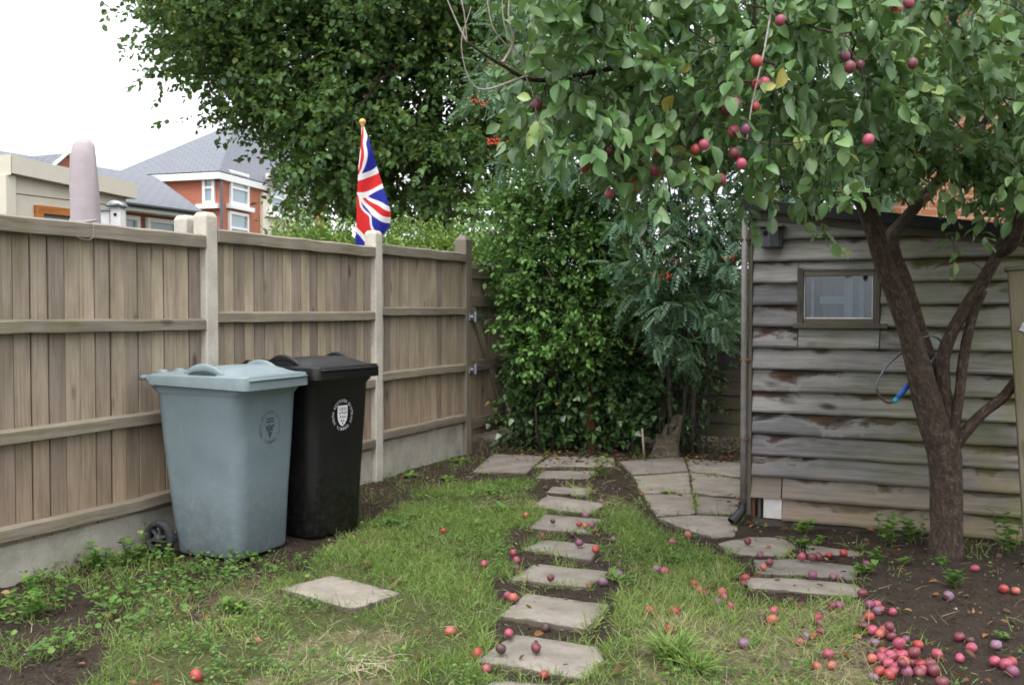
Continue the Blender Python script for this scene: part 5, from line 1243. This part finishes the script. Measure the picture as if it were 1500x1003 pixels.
yl = np.array([at(785, 177, 3.1), at(1365, 130, 3.7), at(1385, 132, 3.7), at(1120, 132, 3.4), at(778, 145, 3.12)]); LV.add(*PLUM, yl, nrm(np.array([[.1, -.2, -1], [-1, -.2, .1], [-1, -.3, -.1], [.6, -.3, .3], [-1, -.2, .2]])), np.tile([0, -1, .3], (5, 1)).astype(float), np.array([.07, .06, .055, .04, .045]), np.array([.9, .975, .95, .99, .94]), 1.1)
LV.build('crown', M['lf_plum'], pt)
# fruit
def plum_me():
    mb = MB(); rg = []; n = 18
    for i in range(1, 12):
        th = math.pi*i/12; r_ = math.sin(th)**.95; z = math.cos(th)*1.13
        rg.append([((math.cos(a)*r_)*(1-.07*math.exp(-((a-math.pi)/.22)**2)), math.sin(a)*r_, z-.12*math.exp(-(r_/.25)**2)*(1 if z > 0 else 0)) for a in np.linspace(0, 2*math.pi, n, endpoint=False)])
    mb.rings(rg); o = mb.build('plum', M['plum'], None, True); me = o.data; bpy.data.objects.remove(o); return me
PME = [plum_me() for _ in range(5)]
for i_, me_ in enumerate(PME):          # each variant dented and squashed its own way
    if i_:
        dv_ = rnd_dir(2)
        for v_ in me_.vertices:
            p_ = np.array(v_.co)
            for d_ in dv_:
                q_ = float(np.dot(p_/(np.linalg.norm(p_)+1e-6), d_)); p_ = p_-d_*.16*max(0, q_-.72)/.28*(1 if i_ > 1 else .6)
            p_ = p_*(1+.05*(vnoise(p_[0]*2+i_*7, p_[2]*2+p_[1], 3)-.5)); v_.co = p_
PC = {'p': (.28, .042, .078), 'r': (.25, .024, .018), 'o': (.33, .085, .05), 'v': (.15, .04, .085), 'd': (.105, .014, .022), 'b': (.035, .018, .013), 'm': (.15, .085, .13)}
def put_plum(p, kind, parent=None, r=None, hang=False):
    o = bpy.data.objects.new('plum', PME[0 if hang else random.randrange(5)]); COL.objects.link(o); r = r or random.uniform(.0205, .0245)
    c = PC[kind]; j = 1+random.uniform(-.18, .18); o.color = tuple(min(1, x*j) for x in c)+(1,)
    fl_ = .75 if kind == 'b' else 1
    o.scale = (r, r*random.uniform(.94, 1.03), r*fl_*random.uniform(.94, 1.04))
    o.rotation_euler = (random.uniform(-.5, .5), random.uniform(-.5, .5), random.uniform(0, 6)) if hang else (random.uniform(0, 6), random.uniform(0, 6), random.uniform(0, 6))
    if parent is not None: o.parent = parent; p = np.array(p)-np.array(parent.location)
    o.location = tuple(p); return o
for (a, b, kd), p in zip(plum_px, pc_): put_plum(p, kd, pt, random.uniform(.017, .0205), True)
for k in range(12):
    i = random.randrange(n0); put_plum(cen[i]+np.array([random.uniform(-.05, .05), -.05, -.07]), random.choice('prdv'), pt, None, True)
# ---- bow saw hung in the fork
sd = TD+.07
spx = [(1310, 588, sd), (1299, 589, sd), (1288, 579, sd), (1284, 565, sd), (1290, 550, sd), (1301, 534, sd), (1320, 517, sd), (1343, 500, sd), (1356, 493, sd), (1366, 492, sd), (1376, 497, sd), (1379, 507, sd+.01), (1372, 520, sd+.01), (1364, 530, sd)]
sp3 = [at(*s) for s in spx]; saw = empty('bow_saw', sp3[0], 'bow saw with blue grip hooked through the fork of the plum tree', 'saw')
cur = resample(sp3, 4); MB().tube(cur[9:], .0062, 8).build('frame', M['steel'], saw, True); MB().tube(cur[:12], .0072, 8).build('heel', M['rust'], saw, True)
g0, g1 = at(1309, 589, sd-.0), at(1334, 560, sd); gd = nrm(g1-g0)
MB().tube([g0, g0+gd*.028], .0145, 10).build('end_cap', M['teal'], saw, True); MB().tube([g0+gd*.022, g0+gd*.08, g0+gd*.13], [.0135, .0155, .0135], 10).build('grip', M['blue'], saw, True)
t0_ = at(1353, 540, sd); t1_ = at(1363, 529, sd); MB().tube([t0_, t1_], .013, 8).build('end_cap', M['teal'], saw, True)
MB().box((g0+t1_)/2, (np.linalg.norm(t1_-g0), .0015, .016), (nrm(t1_-g0), np.array([0, 1., 0]), np.cross(nrm(t1_-g0), np.array([0, 1., 0])))).build('blade', M['galv'], saw)
# ---------------------------------------------------------------- grass, weeds, litter
def rand_xy(n, x0=-3.9, x1=3.6, y0=3.1, y1=10.4): return rng.uniform(x0, x1, n), rng.uniform(y0, y1, n)
def inview(x, y, m=60):
    px, _ = topx(np.stack([x, y, np.zeros_like(x)], -1)); return (px > -m) & (px < 1500+m)
def blade(bend, seg=3):
    v = []; 
    for i in range(seg): t = i/seg; v += [(-.5*(1-t*.5), t-.1*bend*t*t, -bend*t*t), (.5*(1-t*.5), t-.1*bend*t*t, -bend*t*t)]
    v.append((0, 1-.2*bend, -bend)); f = [(2*i, 2*i+1, 2*i+3, 2*i+2) for i in range(seg-1)]+[(2*seg-2, 2*seg-1, 2*seg)]
    return np.array(v), f
def blades(LV, x, y, hgt, wid, lean, tint, lift=0):
    n = len(x); p = np.stack([x, y, gz(x, y)-.004+lift], -1); k = np.array_split(np.arange(n), 4)
    d = nrm(np.c_[rng.normal(size=(n, 2))*lean, np.ones(n)]); up = rnd_dir(n)
    for q, b in zip(k, (.15, .35, .6, .85)):
        LV.add(*blade(b), p[q], d[q], up[q], hgt[q], tint[q], (wid/hgt)[q])
x, y = rand_xy(470000); m = inview(x, y); x, y = x[m], y[m]
den = lawn(x, y)*np.clip(.12+2.6*(fbm(x*2.4, y*2.4, 51)-.36), .03, 1); st_ = strawmask(x, y); den *= 1-.45*st_
den = np.maximum(den, .3*soft(x, y, WEEDS, .25, 14)*(fbm(x*5, y*5, 28) > .45)); den = np.maximum(den, .05*(fbm(x*2, y*2, 8) > .55)); bins = inpoly(x, y, [(-2.0, 5.4), (-1.35, 5.1), (-.9, 6.1), (-1.5, 6.6)]); den[bins] *= .1
m = (rng.random(len(x)) < den) & ~slabmask(x, y, .93); x, y = x[m], y[m]; n = len(x)
patch = fbm(x*1.4, y*1.4, 61); st_ = strawmask(x, y)
ex, ey = [], []
for i_, sp_ in enumerate(SLABS):          # turf creeping over the slab edges
    q_ = np.array(sp_); c_ = q_.mean(0)
    for k_ in range(len(q_)):
        a_, b_ = q_[k_], q_[(k_+1) % len(q_)]; m_ = int(np.linalg.norm(b_-a_)*(260 if slab_px[i_][2] in ('path', 'lawn') else 90)); t_ = rng.random((m_, 1)); p_ = a_*(1-t_)+b_*t_; p_ = p_+(p_-c_)/np.linalg.norm(p_-c_, axis=1, keepdims=True)*rng.normal(size=(m_, 1))*.018
        kp = (fbm(p_[:, 0]*5, p_[:, 1]*5, 19) > .5); ex.append(p_[kp, 0]); ey.append(p_[kp, 1])
x = np.concatenate([x]+ex); y = np.concatenate([y]+ey); n = len(x); patch = fbm(x*1.4, y*1.4, 61); st_ = strawmask(x, y)
LV = Leaves(); tint = np.clip(.34+1.0*(patch-.38)+rng.normal(size=n)*.15+st_*.28*(rng.random(n)), 0, 1)
h = (.03+.05*rng.random(n)**1.4)*(.6+.9*fbm(x*3, y*3, 71)); blades(LV, x, y, h, np.full(n, .0038)*(.7+.6*rng.random(n)), .75, tint)
gr = LV.build('grass', M['grass']); tag(gr, 'short patchy lawn grass on both sides of the slabs', kind='stuff')
# dry stalks
x, y = rand_xy(90000); m = inview(x, y); x, y = x[m], y[m]; w = strawmask(x, y)*1.1+.16*lawn(x, y)+.12*soft(x, y, WEEDS, .25, 14)+.035
m = (rng.random(len(x)) < w*.75) & ~slabmask(x, y, .93); x, y = x[m], y[m]; n = len(x)
LV = Leaves(); blades(LV, x, y, .03+.075*rng.random(n)**2, np.full(n, .0028), 2.4, np.clip(rng.normal(size=n)*.22+.5, 0, 1), .006)
o = LV.build('dry_grass', M['straw']); tag(o, 'pale dead grass stalks lying over the lawn', kind='stuff')
# clover and small broad leaves
x, y = rand_xy(60000); m = inview(x, y); x, y = x[m], y[m]
wd = soft(x, y, WEEDS, .2, 14)*.34*(fbm(x*4, y*4, 91) > .52)+lawn(x, y)*.55*(fbm(x*2.2, y*2.2, 95) > .56)+.02
m = (rng.random(len(x)) < wd) & ~slabmask(x, y, .95); x, y = x[m], y[m]; n = len(x)
LV = Leaves(); wz = soft(x, y, WEEDS, .2, 14)
for r3 in range(3):
    ang = rng.random(n)*.6+r3*2.09; hh = (.012+.03*rng.random(n))*(1+.9*wz); d = nrm(np.c_[np.cos(ang), np.sin(ang), .25*np.ones(n)])
    p = np.stack([x, y, gz(x, y)+hh], -1)+d*.002; LV.add(*ROUND, p, d, nrm(np.array([0, 0, 1.])+rng.normal(size=(n, 3))*.3), (.012+.008*rng.random(n))*(1+.6*wz), np.clip(.4+.3*rng.normal(size=n), 0, 1))
o = LV.build('clover', M['lf_weed']); tag(o, 'clover and tiny broad leaved weeds among the grass', kind='stuff')
# dead leaves
x, y = rand_xy(16000, -3.5, 3.6, 3.2, 10.6); px_, py_ = topx(np.stack([x, y, 0*x], -1))
w = .05+.8*((py_ < 682) & (px_ > 735) & (px_ < 1100))+.12*(px_ > 1100)+.08*((px_ < 330) & (py_ > 800))
m = rng.random(len(x)) < w; x, y = x[m], y[m]; n = len(x); p = np.stack([x, y, gz(x, y)+.012+.01*rng.random(n)], -1)
LV = Leaves(); a = rng.random(n)*6.28; LV.add(*HEX, p, nrm(np.c_[np.cos(a), np.sin(a), rng.normal(size=n)*.3]), nrm(np.array([0, 0, 1.])+rng.normal(size=(n, 3))*.5), .02+.035*rng.random(n), rng.random(n), .9)
o = LV.build('leaf_litter', M['litter']); tag(o, 'brown and orange dead leaves scattered on the soil', kind='stuff')
# crumbs of soil and pebbles
x, y = rand_xy(60000); m = inview(x, y); x, y = x[m], y[m]; w = (1-lawn(x, y))*.8+.05; m = (rng.random(len(x)) < w*np.clip(fbm(x*3, y*3, 33)*1.6-.2, .1, 1)) & ~slabmask(x, y, .9); x, y = x[m], y[m]; n = len(x)
OCT = (np.array([(1, 0, 0), (0, 1, 0), (-1, 0, 0), (0, -1, 0), (0, 0, .7), (0, 0, -.7)])*.5, [(0, 1, 4), (1, 2, 4), (2, 3, 4), (3, 0, 4), (1, 0, 5), (2, 1, 5), (3, 2, 5), (0, 3, 5)])
LV = Leaves(); s_ = .004+.016*rng.random(n)**3; LV.add(*OCT, np.stack([x, y, gz(x, y)+s_*.1], -1), rnd_dir(n), rnd_dir(n), s_, np.clip(rng.random(n)**1.1, 0, 1), .6+.8*rng.random(n))
o = LV.build('soil_crumbs', M['clod']); tag(o, 'loose crumbs of dark soil and tiny stones', kind='stuff')
# single weeds
def weed(px, py, label, n=14, L=.07, h=.03, kind='rosette', t0=.5, spread=.12, name='weed'):
    b = gp(px, py); b[2] = float(gz(b[0], b[1])); e = empty(name, b, label, 'weed')
    LV = Leaves()
    if kind == 'rosette':
        a = np.arange(n)*2.4; el = .25+.9*(np.arange(n)/n); d = nrm(np.c_[np.cos(a), np.sin(a), el]); LV.add(*leaf_t([0, .15, .4, .7, .9, 1], [.0, .06, .13, .17, .1, 0], .3, .35), np.tile(b, (n, 1)), d, np.tile([0, 0, 1.], (n, 1)), L*(.7+.5*rng.random(n)), np.clip(t0+rng.normal(size=n)*.15, 0, 1))
        LV.build('leaves', M['lf_weed'], e)
    elif kind == 'straw':
        m = n*9; a = rng.random(m)*6.28; d = nrm(np.c_[np.cos(a), np.sin(a), .1+.5*rng.random(m)]); LV.add(*blade(.4), b+np.c_[rng.normal(size=(m, 2))*.05, np.full(m, .015)], d, nrm(np.array([0, 0, 1.])+rng.normal(size=(m, 3))*.3), L*(.5+.7*rng.random(m)), np.full(m, 1.), .03)
        LV.build('stalks', M['straw'], e)
    elif kind == 'tuft':
        m = n*8; a = rng.random(m)*6.28; d = nrm(np.c_[np.cos(a)*.6, np.sin(a)*.6, .5+rng.random(m)]); LV.add(*blade(.5), b+np.c_[rng.normal(size=(m, 2))*.02, np.zeros(m)], d, nrm(np.array([0, 0, 1.])+rng.normal(size=(m, 3))*.3), L*(.6+.6*rng.random(m)), np.clip(.3+rng.normal(size=m)*.15, 0, .85), .06)
        LV.build('leaves', M['grass'], e)
    else:
        ns = max(3, n//4); mb = MB()
        for k in range(ns):
            o_ = np.array([random.uniform(-1, 1)*spread, random.uniform(-1, 1)*spread*.8, 0]); tp = b+o_+np.array([random.uniform(-.04, .04), random.uniform(-.04, .04), h*random.uniform(.6, 1.2)]); mb.tube([b+o_*.6, (b+o_*.8+tp)/2+ZZ*.01, tp], .002, 4)
            q = 9; a = np.arange(q)*2.4+k; zz = np.linspace(.25, 1, q); p = (b+o_*.6)[None]*(1-zz[:, None])+tp[None]*zz[:, None]
            LV.add(*IVY, p, nrm(np.c_[np.cos(a), np.sin(a), .25*np.ones(q)]), nrm(np.array([0, 0, 1.])+rng.normal(size=(q, 3))*.25), L*(.6+.5*rng.random(q)), np.clip(t0+rng.normal(size=q)*.2, 0, 1))
        mb.build('stem', M['lf_weed'], e); LV.build('leaves', M['lf_weed'], e)
    return e
weed(740, 745, 'broad dandelion rosette at the lawn edge near the thin far slabs', 16, .11)
weed(600, 697, 'bright green weed on soil by the short gravel board', 12, .09, t0=.75)
weed(560, 697, 'small fresh weed sprouting beside the slim concrete post', 10, .08, t0=.75)
weed(675, 676, 'pale green weed at the foot of the gate post', 12, .10, t0=.8)
weed(655, 700, 'yellowish weed on bare soil before the gate post', 11, .10, t0=.8)
weed(884, 700, 'leafy weed standing between the patio and the stepping slabs', 14, .06, .16, 'leafy', .6, .06)
weed(985, 968, 'dark spiky tuft of long green blades in the dry grass', 18, .16, kind='tuft')
weed(525, 972, 'tangle of whitish dead stalks in the lawn at the lower picture edge', 16, .12, kind='straw')
weed(1020, 985, 'second spiky green tuft next to the longest one', 12, .13, kind='tuft')
weed(978, 722, 'little weed growing in the joint of the flagstones', 10, .07, t0=.75)
weed(1080, 742, 'small weed beside the black pipe shoe', 9, .06, t0=.7)
weed(1176, 786, 'lime green weed under the lowest shed board', 10, .05, .07, 'leafy', .85, .05)
weed(1190, 806, 'low green weed spreading over the broken slab', 12, .05, .05, 'leafy', .6, .1)
weed(1290, 806, 'leafy weed clump between the slabs and the plum trunk', 22, .055, .16, 'leafy', .5, .12)
weed(1345, 806, 'leafy weed hugging the foot of the plum trunk', 20, .055, .15, 'leafy', .5, .08)
weed(1305, 832, 'trailing bright weed running over the soil edge', 14, .05, .05, 'leafy', .65, .1)
weed(1440, 795, 'dark leafy weed behind the plum trunk', 16, .05, .16, 'leafy', .3, .09)
weed(1490, 820, 'tall dark weed under the leaning post', 22, .055, .2, 'leafy', .35, .12)
weed(1400, 868, 'blue green weed on bare soil before the trunk', 12, .05, .08, 'leafy', .25, .05)
weed(1268, 848, 'pale weed at the end of the middle grey slab', 10, .05, .05, 'leafy', .7, .05)
weed(1385, 838, 'thin seedling in the shade of the plum trunk', 8, .03, .05, 'leafy', .5, .05)
weed(1468, 935, 'tiny seedling on the soil near the loose plums', 6, .03, .03, 'leafy', .6, .02)
weed(215, 815, 'leafy weed clump growing against the gravel board', 26, .055, .15, 'leafy', .6, .14)
weed(150, 830, 'weed clump spreading along the foot of the fence', 26, .055, .12, 'leafy', .55, .16)
weed(60, 885, 'weed patch on the dark soil by the fence corner', 22, .05, .10, 'leafy', .55, .16)
weed(20, 905, 'ragged weed clump at the very edge of the bed', 20, .05, .10, 'leafy', .55, .14)
weed(255, 826, 'weed growing up in front of the bin wheel', 12, .045, .09, 'leafy', .65, .06)
weed(355, 893, 'grey green feathery weed between lawn and bed', 16, .05, .06, 'leafy', .55, .09)
weed(580, 770, 'low weed on the soil before the black bin', 12, .05, .06, 'leafy', .5, .07)
weed(695, 770, 'pale plantain rosette beside the middle of the lawn', 14, .09, t0=.6)
weed(720, 720, 'plantain rosette near the path top', 14, .09, t0=.65)
weed(905, 850, 'round leaved dock seedling beside the path', 8, .09, t0=.7)
weed(1000, 818, 'broad weed in the grass below the triangular flagstone', 14, .09, t0=.5)
# ---------------------------------------------------------------- fallen plums (px, py, kind, where)
Z3 = lambda x, y: (1000+x/3, 700+y/3)
Z2 = lambda x, y: (500+x/2.69, 630+y/2.69)
FALL = [
 (*Z3(25, 230), 'o', 'pinkish plum in the grass just off the triangular flagstone'), (*Z3(285, 281), 'd', 'dark red plum on the worn slab at the shed corner'), (*Z3(340, 335), 'v', 'dark violet plum at the front edge of the worn corner slab'),
 (*Z3(381, 376), 'd', 'dark red plum touching an orange one on the middle slab end'), (*Z3(354, 395), 'o', 'orange plum touching a dark red one on the middle slab end'), (*Z3(276, 424), 'r', 'orange red plum in the grass before the middle slab'),
 (*Z3(268, 456), 'd', 'dull pink plum half sunk in grass beside the long slab'), (*Z3(50, 444), 'r', 'red plum at the tip of a short line in the grass'), (*Z3(74, 463), 'o', 'orange plum between two red ones in the grass'), (*Z3(103, 490), 'd', 'dark red plum ending a short line in the grass'),
 (*Z3(172, 478), 'o', 'peach coloured plum topping a trio in the grass'), (*Z3(182, 504), 'p', 'pink plum in the middle of the grass trio'), (*Z3(153, 522), 'm', 'bluish pink plum lowest of the grass trio'), (*Z3(212, 541), 'p', 'long reddish plum just beyond the grass trio'),
 (*Z3(404, 578), 'p', 'pinkish red plum alone in grass above an orange one'), (*Z3(392, 630), 'o', 'pale orange plum beside a shrivelled dark one in dry grass'), (*Z3(352, 622), 'b', 'shrivelled dark plum beside a pale orange one'), (*Z3(592, 598), 'r', 'red plum resting on a darker one in the dry grass'),
 (*Z3(600, 624), 'd', 'dark plum under a red one in the dry grass'), (*Z3(610, 672), 'd', 'single dark red plum in the dry grass by the soil edge'), (*Z3(684, 557), 'v', 'large violet plum in grass touching a darker one'), (*Z3(660, 566), 'd', 'dark plum touching a large violet one in the grass'),
 (*Z3(543, 692), 'm', 'dusty mauve plum behind a pink one in dry grass'), (*Z3(513, 716), 'p', 'pink plum with a dusty mauve one behind it'), (*Z3(270, 724), 'm', 'mauve and orange plum faded among pale stalks'), (*Z3(640, 766), 'p', 'faint pink plum sunk in pale stalks'), (*Z3(590, 820), 'o', 'peach plum alone in the driest grass'), (*Z3(655, 808), 'o', 'yellow orange plum almost covered by dry grass'),
 (*Z3(790, 503), 'd', 'dark red plum at the corner where slab meets soil'), (*Z3(808, 391), 'v', 'big purple plum beside the weed by the soil'), (*Z3(660, 426), 'v', 'long violet plum on the middle grey slab'), (*Z3(692, 426), 'm', 'bluish plum touching the long violet one on the slab'), (*Z3(571, 434), 'v', 'small violet plum at the front edge of the middle slab'),
 (*Z3(523, 351), 'p', 'pinkish plum in the gap left of the broken slab'), (*Z3(568, 355), 'd', 'dull dark plum in a row before the broken slab'), (*Z3(590, 352), 'd', 'second dull dark plum in the row before the broken slab'), (*Z3(642, 345), 'r', 'bright red plum beside the broken slab weed'), (*Z3(707, 341), 'r', 'red pink plum at the end of the row before the shed'),
 (*Z3(1284, 420), 'p', 'orange pink plum alone on soil past the trunk'), (*Z3(1168, 525), 'm', 'small blue plum under the blue green weed'), (*Z3(1411, 512), 'r', 'red plum paired with a peach one on the soil'), (*Z3(1462, 513), 'o', 'peach plum paired with a red one on the soil'),
 (*Z3(923, 580), 'p', 'big pink plum on its own just above the heap'), (*Z3(980, 690), 'v', 'violet plum set apart beside the heap'), (*Z3(1033, 730), 'r', 'round red plum set apart beyond the heap'), (*Z3(1118, 762), 'p', 'crimson plum between the heap and a pale pink one'), (*Z3(1218, 777), 'p', 'pale pink plum beyond the crimson one'),
 (*Z3(1215, 695), 'd', 'flattened dark red plum behind a brown pair'), (*Z3(1263, 707), 'b', 'brownish plum leaning on a pink one'), (*Z3(1268, 738), 'p', 'pink plum with a brownish one resting behind it'), (*Z3(1377, 725), 'm', 'tiny blue grey plum lying alone on the soil'),
 (*Z3(1141, 888), 'd', 'dark maroon plum at the lower edge of the picture'), (*Z3(1373, 797), 'p', 'crimson plum starting the small cluster near the edge'), (*Z3(1445, 800), 'r', 'red plum at the back of the small cluster'), (*Z3(1422, 815), 'p', 'pink plum in the middle of the small cluster'), (*Z3(1450, 845), 'v', 'violet plum at the front of the small cluster'),
 (*Z2(401, 383), 'r', 'orange red plum on the lawn straight before the black bin'), (*Z2(727, 320), 'o', 'orange plum in grass beside the clean stepping slab'), (*Z2(562, 514), 'p', 'lone pink plum in the clover of the lawn'), (*Z2(677, 470), 'p', 'pink plum at the lawn edge above a violet pair'),
 (*Z2(690, 503), 'p', 'upper plum of a stacked magenta pair at the path edge'), (*Z2(690, 531), 'v', 'lower plum of a stacked magenta pair at the path edge'), (*Z2(655, 633), 'p', 'rosy plum just above an orange one by the path'), (*Z2(677, 668), 'o', 'pale orange plum at the corner of the wide slab'),
 (*Z2(431, 771), 'o', 'small salmon plum alone in the lawn'), (*Z2(660, 810), 'p', 'magenta plum on the upper corner of the large front slab'), (*Z2(535, 863), 'r', 'red plum in soil just off the large front slab'), (*Z2(572, 925), 'p', 'bright pink plum on the lower corner of the front slab'),
 (*Z2(628, 876), 'b', 'black rotten plum on the front slab'), (*Z2(768, 870), 'd', 'split dark plum in the middle of the front slab'), (*Z2(799, 952), 'r', 'brownish red plum on the front edge of the front slab'), (*Z2(805, 757), 'b', 'squashed brown plum on the edge of the wide slab'),
 (*Z2(825, 586), 'd', 'dark red plum alone in the middle of its slab'), (*Z2(937, 448), 'v', 'violet plum on the slab with a bright red one'), (*Z2(1002, 473), 'r', 'bright red plum on the slab with a violet one'), (*Z2(938, 370), 'r', 'red plum first of the tight slab trio'),
 (*Z2(962, 377), 'o', 'orange plum in the centre of the tight slab trio'), (*Z2(982, 378), 'v', 'violet plum last of the tight slab trio'), (*Z2(963, 325), 'v', 'dusky plum in the gap under the clean slab'), (*Z2(1025, 267), 'v', 'violet plum in soil beside the half buried slab'),
 (*Z2(833, 358), 'b', 'shrivelled black plum on the slab of the trio'), (*Z2(912, 404), 'b', 'rotten black plum in the soil below the trio slab'), (*Z2(793, 412), 'd', 'maroon plum in the soil gap below the trio slab'), (*Z2(1072, 425), 'm', 'mauve plum in grass beside the red and violet slab'),
 (*Z2(1305, 427), 'p', 'salmon pink plum in the grass below the flagstones'), (*Z2(1275, 538), 'p', 'dark pink plum next to a dusty blue one in the lawn'), (*Z2(1243, 530), 'm', 'dusty blue plum next to a dark pink one'), (*Z2(1093, 556), 'm', 'dusty violet plum by the round leaved seedling'),
 (*Z2(1032, 598), 'm', 'greyish plum at the corner of the single plum slab'), (*Z2(1314, 712), 'r', 'orange red plum in the lawn above a similar one'), (*Z2(1294, 780), 'r', 'orange red plum in the lawn below a similar one'), (*Z2(1215, 706), 'o', 'tiny orange plum half hidden in grass'), (288, 991, 'r', 'lone red plum in the grass at the lower picture edge'),
]
PILE = [(823, 552, 'v'), (847, 549, 'p'), (868, 568, 'p'), (856, 580, 'm'), (820, 610, 'r'), (795, 643, 'd'), (835, 662, 'p'), (860, 664, 'p'), (870, 676, 'o'), (845, 705, 'm'), (905, 664, 'v'), (915, 690, 'd'), (895, 684, 'd'), (830, 742, 'b'), (879, 746, 'r'), (940, 748, 'o'), (965, 768, 'p'), (950, 762, 'p'), (985, 775, 'd'), (831, 788, 'o'), (858, 786, 'p'), (905, 780, 'p'), (893, 795, 'p'), (864, 831, 'r'), (938, 818, 'p'), (970, 802, 'o'), (907, 853, 'r'), (985, 833, 'v'), (1000, 797, 'd'), (1015, 800, 'd'), (1052, 825, 'p'), (1040, 838, 'd'), (1085, 803, 'd'), (1095, 832, 'd'), (838, 862, 'm'), (925, 838, 'p'), (955, 828, 'd'), (1062, 805, 'r')]
occ = []
def drop(px, py, kd, lab, grp):
    p = gp(px, py+7); r = random.uniform(.017, .0238)
    on = bool(slabmask(np.array([p[0]]), np.array([p[1]]), .99)[0]); z = .016 if on else float(gz(p[0], p[1]))+.004
    p[2] = z+r*(.85 if on else random.uniform(.45, .85))
    for q, rq in occ:                         # settle against neighbours
        d = p-q; L = np.linalg.norm(d)
        if L < (r+rq)*.93:
            dh = np.linalg.norm(d[:2])
            if dh < (r+rq)*.45: p[2] = q[2]+math.sqrt(max(1e-6, ((r+rq)*.95)**2-dh*dh))
            else: p[:2] = q[:2]+d[:2]/dh*(r+rq)*.95
    o = put_plum(p, kd, None, r); occ.append((p.copy(), r)); tag(o, lab, 'plum', grp)
for a, b, kd, lab in FALL: drop(a, b, kd, lab, 'fallen plums scattered over the garden')
KW_ = {'v': 'violet', 'p': 'pink', 'm': 'dusty mauve', 'r': 'red', 'd': 'dark red', 'o': 'orange', 'b': 'rotten black'}
for a, b, kd in PILE: drop(*Z3(a, b), kd, f'{KW_[kd]} plum among many in the crowded heap on bare soil', f'{KW_[kd]} plums crowded in the heap')
# ---------------------------------------------------------------- sky, sun, camera
w = bpy.data.worlds.new('World'); sc.world = w; w.use_nodes = True; nt = w.node_tree; bg = nt.nodes['Background']
SUN_EL, SUN_AZ = math.radians(58), math.radians(188)      # azimuth clockwise from the view direction: behind, a little to one side
sky = nt.nodes.new('ShaderNodeTexSky'); sky.sky_type = 'NISHITA'; sky.sun_disc = False; sky.sun_elevation = SUN_EL; sky.sun_rotation = SUN_AZ; sky.dust_density = 3; sky.air_density = 1
hs = nt.nodes.new('ShaderNodeHueSaturation'); hs.inputs['Saturation'].default_value = .35; nt.links.new(sky.outputs[0], hs.inputs['Color']); nt.links.new(hs.outputs[0], bg.inputs['Color']); bg.inputs['Strength'].default_value = .07
b2 = nt.nodes.new('ShaderNodeBackground'); tcn = nt.nodes.new('ShaderNodeTexCoord'); nz = nt.nodes.new('ShaderNodeTexNoise'); nz.inputs['Scale'].default_value = 2.2; nt.links.new(tcn.outputs['Generated'], nz.inputs['Vector'])
rp = nt.nodes.new('ShaderNodeValToRGB'); rp.color_ramp.elements[0].color = (.86, .90, .96, 1); rp.color_ramp.elements[1].color = (1, 1, 1, 1); nt.links.new(nz.outputs[0], rp.inputs[0]); sx = nt.nodes.new('ShaderNodeSeparateXYZ'); nt.links.new(tcn.outputs['Generated'], sx.inputs[0]); mr = nt.nodes.new('ShaderNodeMapRange'); mr.inputs['From Min'].default_value = 0; mr.inputs['From Max'].default_value = 1; mr.inputs['To Min'].default_value = .52; mr.inputs['To Max'].default_value = 1.35; nt.links.new(sx.outputs[2], mr.inputs['Value'])   # overcast: brighter overhead
nt.links.new(rp.outputs[0], b2.inputs['Color']); nt.links.new(mr.outputs[0], b2.inputs['Strength'])
ad = nt.nodes.new('ShaderNodeAddShader'); nt.links.new(bg.outputs[0], ad.inputs[0]); nt.links.new(b2.outputs[0], ad.inputs[1]); nt.links.new(ad.outputs[0], nt.nodes['World Output'].inputs['Surface'])
sl = bpy.data.lights.new('sun', 'SUN'); sl.energy = .9; sl.angle = math.radians(25); sl.color = (1, .96, .9); so = bpy.data.objects.new('sun', sl); COL.objects.link(so)
sdv = Vector((math.sin(SUN_AZ)*math.cos(SUN_EL), math.cos(SUN_AZ)*math.cos(SUN_EL), math.sin(SUN_EL))); so.rotation_euler = sdv.to_track_quat('Z', 'Y').to_euler()
cam = bpy.data.cameras.new('camera'); co = bpy.data.objects.new('camera', cam); COL.objects.link(co); sc.camera = co
cam.sensor_fit = 'HORIZONTAL'; cam.sensor_width = 36; cam.lens = 36*F/1500; cam.clip_start = .05; cam.clip_end = 1000
co.location = (0, 0, CH); co.rotation_euler = (math.pi/2-PITCH, 0, 0)
cam.dof.use_dof = True; cam.dof.focus_distance = 4.4; cam.dof.aperture_fstop = 7.0
sc.render.engine = 'CYCLES'; cy = sc.cycles; cy.max_bounces = 7; cy.diffuse_bounces = 4; cy.glossy_bounces = 3; cy.transmission_bounces = 5; cy.transparent_max_bounces = 8; cy.caustics_reflective = False; cy.caustics_refractive = False
cy.use_denoising = True; cy.filter_width = 1.7; cy.use_adaptive_sampling = True; cy.adaptive_threshold = .015
sc.view_settings.view_transform = 'Standard'; sc.view_settings.look = 'None'; sc.view_settings.exposure = 1.08; sc.view_settings.gamma = 1; sc.view_settings.use_curve_mapping = False
